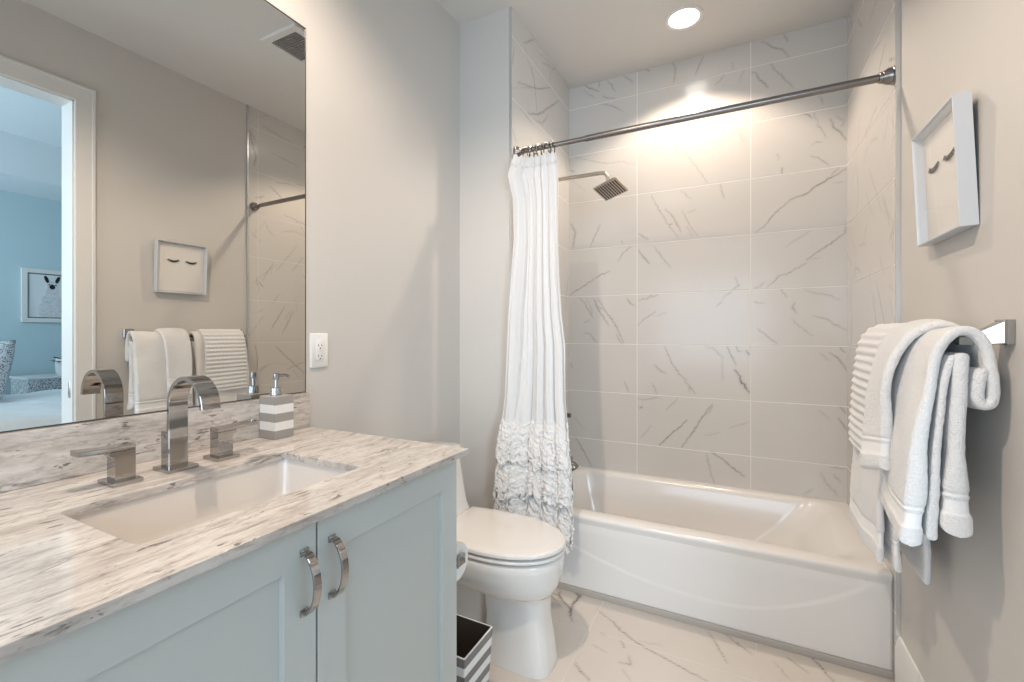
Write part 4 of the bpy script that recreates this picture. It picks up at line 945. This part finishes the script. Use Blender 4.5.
def duv(u, v):
    x = 2.94 + u * 2.06; y = 0.55 + v * 2.12; z = 0.615
    ex = min(u, 1 - u) * 2.06; ey = (1 - v) * 2.12
    for e in (ex, ey):
        if e < 0.10: z -= 0.34 * (1 - e / 0.10) ** 2
    z += 0.028 * mnoise.noise(Vector((x * 3, y * 3, 1))) + 0.012 * mnoise.noise(Vector((x * 9, y * 9, 4)))
    return Vector((x, y, z))


solid(obj('duvet', sheet(duv, np.linspace(0, 1, 90), np.linspace(0, 1, 90)), M['duvet'], bd, ang=180), 0.03)
bm = B()
for i in range(4): tube(bm, [(2.94 + 0.1, 2.2 - 0.0 + i * 0.1, 0.60), (4.9, 2.2 + i * 0.1, 0.60)], 0.012, 8)
obj('headboard', box(B(), 2.95, 5.0, 0.25, 0.335, FZ + 0.02, 1.25, 0.02), M['pattern'], bd); bm.free()


def pillow_bm(cx, cy, cz, hx, hy, hz, mtx):
    bm = B(); n = 20; g = {}
    for sgn in (1, -1):
        for i in range(n + 1):
            for j in range(n + 1):
                u, v = i / n * 2 - 1, j / n * 2 - 1
                e = max(0, (1 - u ** 4) * (1 - v ** 4)) ** 0.5
                k = (i, j, sgn if e > 0 else 0)
                pin = 1 - 0.06 * (1 - abs(u)) * abs(v) - 0.0
                if k not in g: g[k] = bm.verts.new(mtx @ Vector((u * hx * pin, sgn * hy * e, v * hz * (1 - 0.06 * (1 - abs(v)) * abs(u)))))
        for i in range(n):
            for j in range(n):
                q = []
                for a, b in ((i, j), (i + 1, j), (i + 1, j + 1), (i, j + 1)):
                    q.append(g.get((a, b, sgn)) or g.get((a, b, 0)))
                bm.faces.new(q)
    return bm


mt = Matrix.Translation((4.50, 1.36, 0.90)) @ Matrix.Rotation(R(-38), 4, 'Z') @ Matrix.Rotation(R(-16), 4, 'X')
solo('throw_pillow', pillow_bm(0, 0, 0, 0.26, 0.09, 0.26, mt), M['pattern'], 'grey patterned throw pillow standing on the white bed', 'pillow', (4.50, 1.36, 0.65), ang=180)
ns = thing('nightstand', 'grey patterned chest beyond the bed, seen in the mirror', 'nightstand', (5.28, 2.25, FZ))
bm = B(); box(bm, 5.08, 5.54, 1.87, 2.62, 0.05, 0.735, 0.008); obj('body', bm, M['pattern'], ns, wn=True)
bm = B(); box(bm, 5.07, 5.55, 1.86, 2.63, 0.735, 0.757, 0.004); obj('top', bm, M['pot'], ns, wn=True)
for sx, sy in ((5.11, 1.9), (5.51, 1.9), (5.11, 2.59), (5.51, 2.59)): obj('leg', box(B(), sx - 0.02, sx + 0.02, sy - 0.02, sy + 0.02, FZ, 0.05), M['pot'], ns)
pp = thing('potted_plant', 'small dark leafed plant in a white pot on the nightstand', 'plant', (5.25, 2.20, 0.757))
bm = B(); lathe(bm, [(0.045, 0.7573), (0.062, 0.80), (0.066, 0.90), (0.06, 0.94), (0.055, 0.94), (0.055, 0.90), (0.0, 0.89)], (5.25, 2.20, 0), n=28, cap1=False); obj('pot', bm, M['pot'], pp)
rng = random.Random(4); bm = B()
for i in range(16):
    a = rng.uniform(0, 2 * PI); ln = rng.uniform(0.10, 0.17); up = rng.uniform(0.4, 1.2); d = Vector((math.cos(a), math.sin(a), up)).normalized()
    b = Vector((5.25, 2.20, 0.89)); sd = d.cross(Vector((0, 0, 1))).normalized(); lp = []
    for k in range(6):
        t = k / 5; c = b + d * ln * t + Vector((0, 0, -0.05 * t * t)); w = 0.022 * math.sin(PI * (0.08 + 0.9 * t)); nn = d.cross(sd) * 0.0015
        lp.append([c - sd * w - nn, c + sd * w - nn, c + sd * w + nn, c - sd * w + nn])
    loft(bm, lp, True, True)
obj('leaves', bm, M['leaf'], pp)
# animal picture on the far bedroom wall
lx = BX - 0.001; ly0, ly1, lz0, lz1 = 1.965, 2.44, 1.335, 1.925
lp_ = thing('framed_picture', 'white framed llama picture on the bedroom wall, seen in the mirror', 'picture', (lx, (ly0 + ly1) / 2, lz0))
bm = B(); L = [(0, lx), (0, lx - 0.03), (0.045, lx - 0.03), (0.047, lx - 0.012), (0.047, lx)]
loft(bm, [[(x, y, z) for y, z in ((ly0 + i, lz0 + i), (ly1 - i, lz0 + i), (ly1 - i, lz1 - i), (ly0 + i, lz1 - i))] for i, x in L]); obj('frame', bm, M['trim'], lp_)
obj('inner_line', box(B(), lx - 0.0125, lx - 0.004, ly0 + 0.046, ly1 - 0.046, lz0 + 0.046, lz1 - 0.046), mat('grey_line', (0.12, 0.14, 0.16), 0.6), lp_)
obj('picture_sheet', box(B(), lx - 0.0145, lx - 0.0125, ly0 + 0.058, ly1 - 0.058, lz0 + 0.058, lz1 - 0.058), M['pot'], lp_)
cy = 2.205
bm = B()


def blob(bm, y, z, ry, rz, x=lx - 0.0146, th=0.003, rot=0.0, p=2.0):
    pts = []
    for k in range(28):
        a = 2 * PI * k / 28; u = ry * math.copysign(abs(math.cos(a)) ** (2 / p), math.cos(a)); v = rz * math.copysign(abs(math.sin(a)) ** (2 / p), math.sin(a))
        pts.append((y + u * math.cos(rot) - v * math.sin(rot), z + u * math.sin(rot) + v * math.cos(rot)))
    loft(bm, [[(x, a, b) for a, b in pts], [(x - th, a, b) for a, b in pts]], True, True)


blob(bm, cy, 1.475, 0.115, 0.085, p=2.6); blob(bm, cy + 0.005, 1.57, 0.085, 0.10, th=0.0034); blob(bm, cy + 0.01, 1.67, 0.055, 0.10, th=0.0038); blob(bm, cy + 0.012, 1.745, 0.047, 0.055, th=0.0042)
obj('llama', bm, M['llama'], lp_, label='pale woolly llama in the picture')
bm = B(); blob(bm, cy - 0.035, 1.815, 0.016, 0.045, th=0.004, rot=0.35); blob(bm, cy + 0.058, 1.815, 0.016, 0.045, th=0.004, rot=-0.35); blob(bm, cy + 0.012, 1.735, 0.025, 0.028, th=0.0052); blob(bm, cy - 0.015, 1.758, 0.008, 0.006, th=0.0054); blob(bm, cy + 0.042, 1.758, 0.008, 0.006, th=0.0054)
obj('llama_face', bm, M['black'], lp_, label='dark ears, eyes and muzzle of the llama')
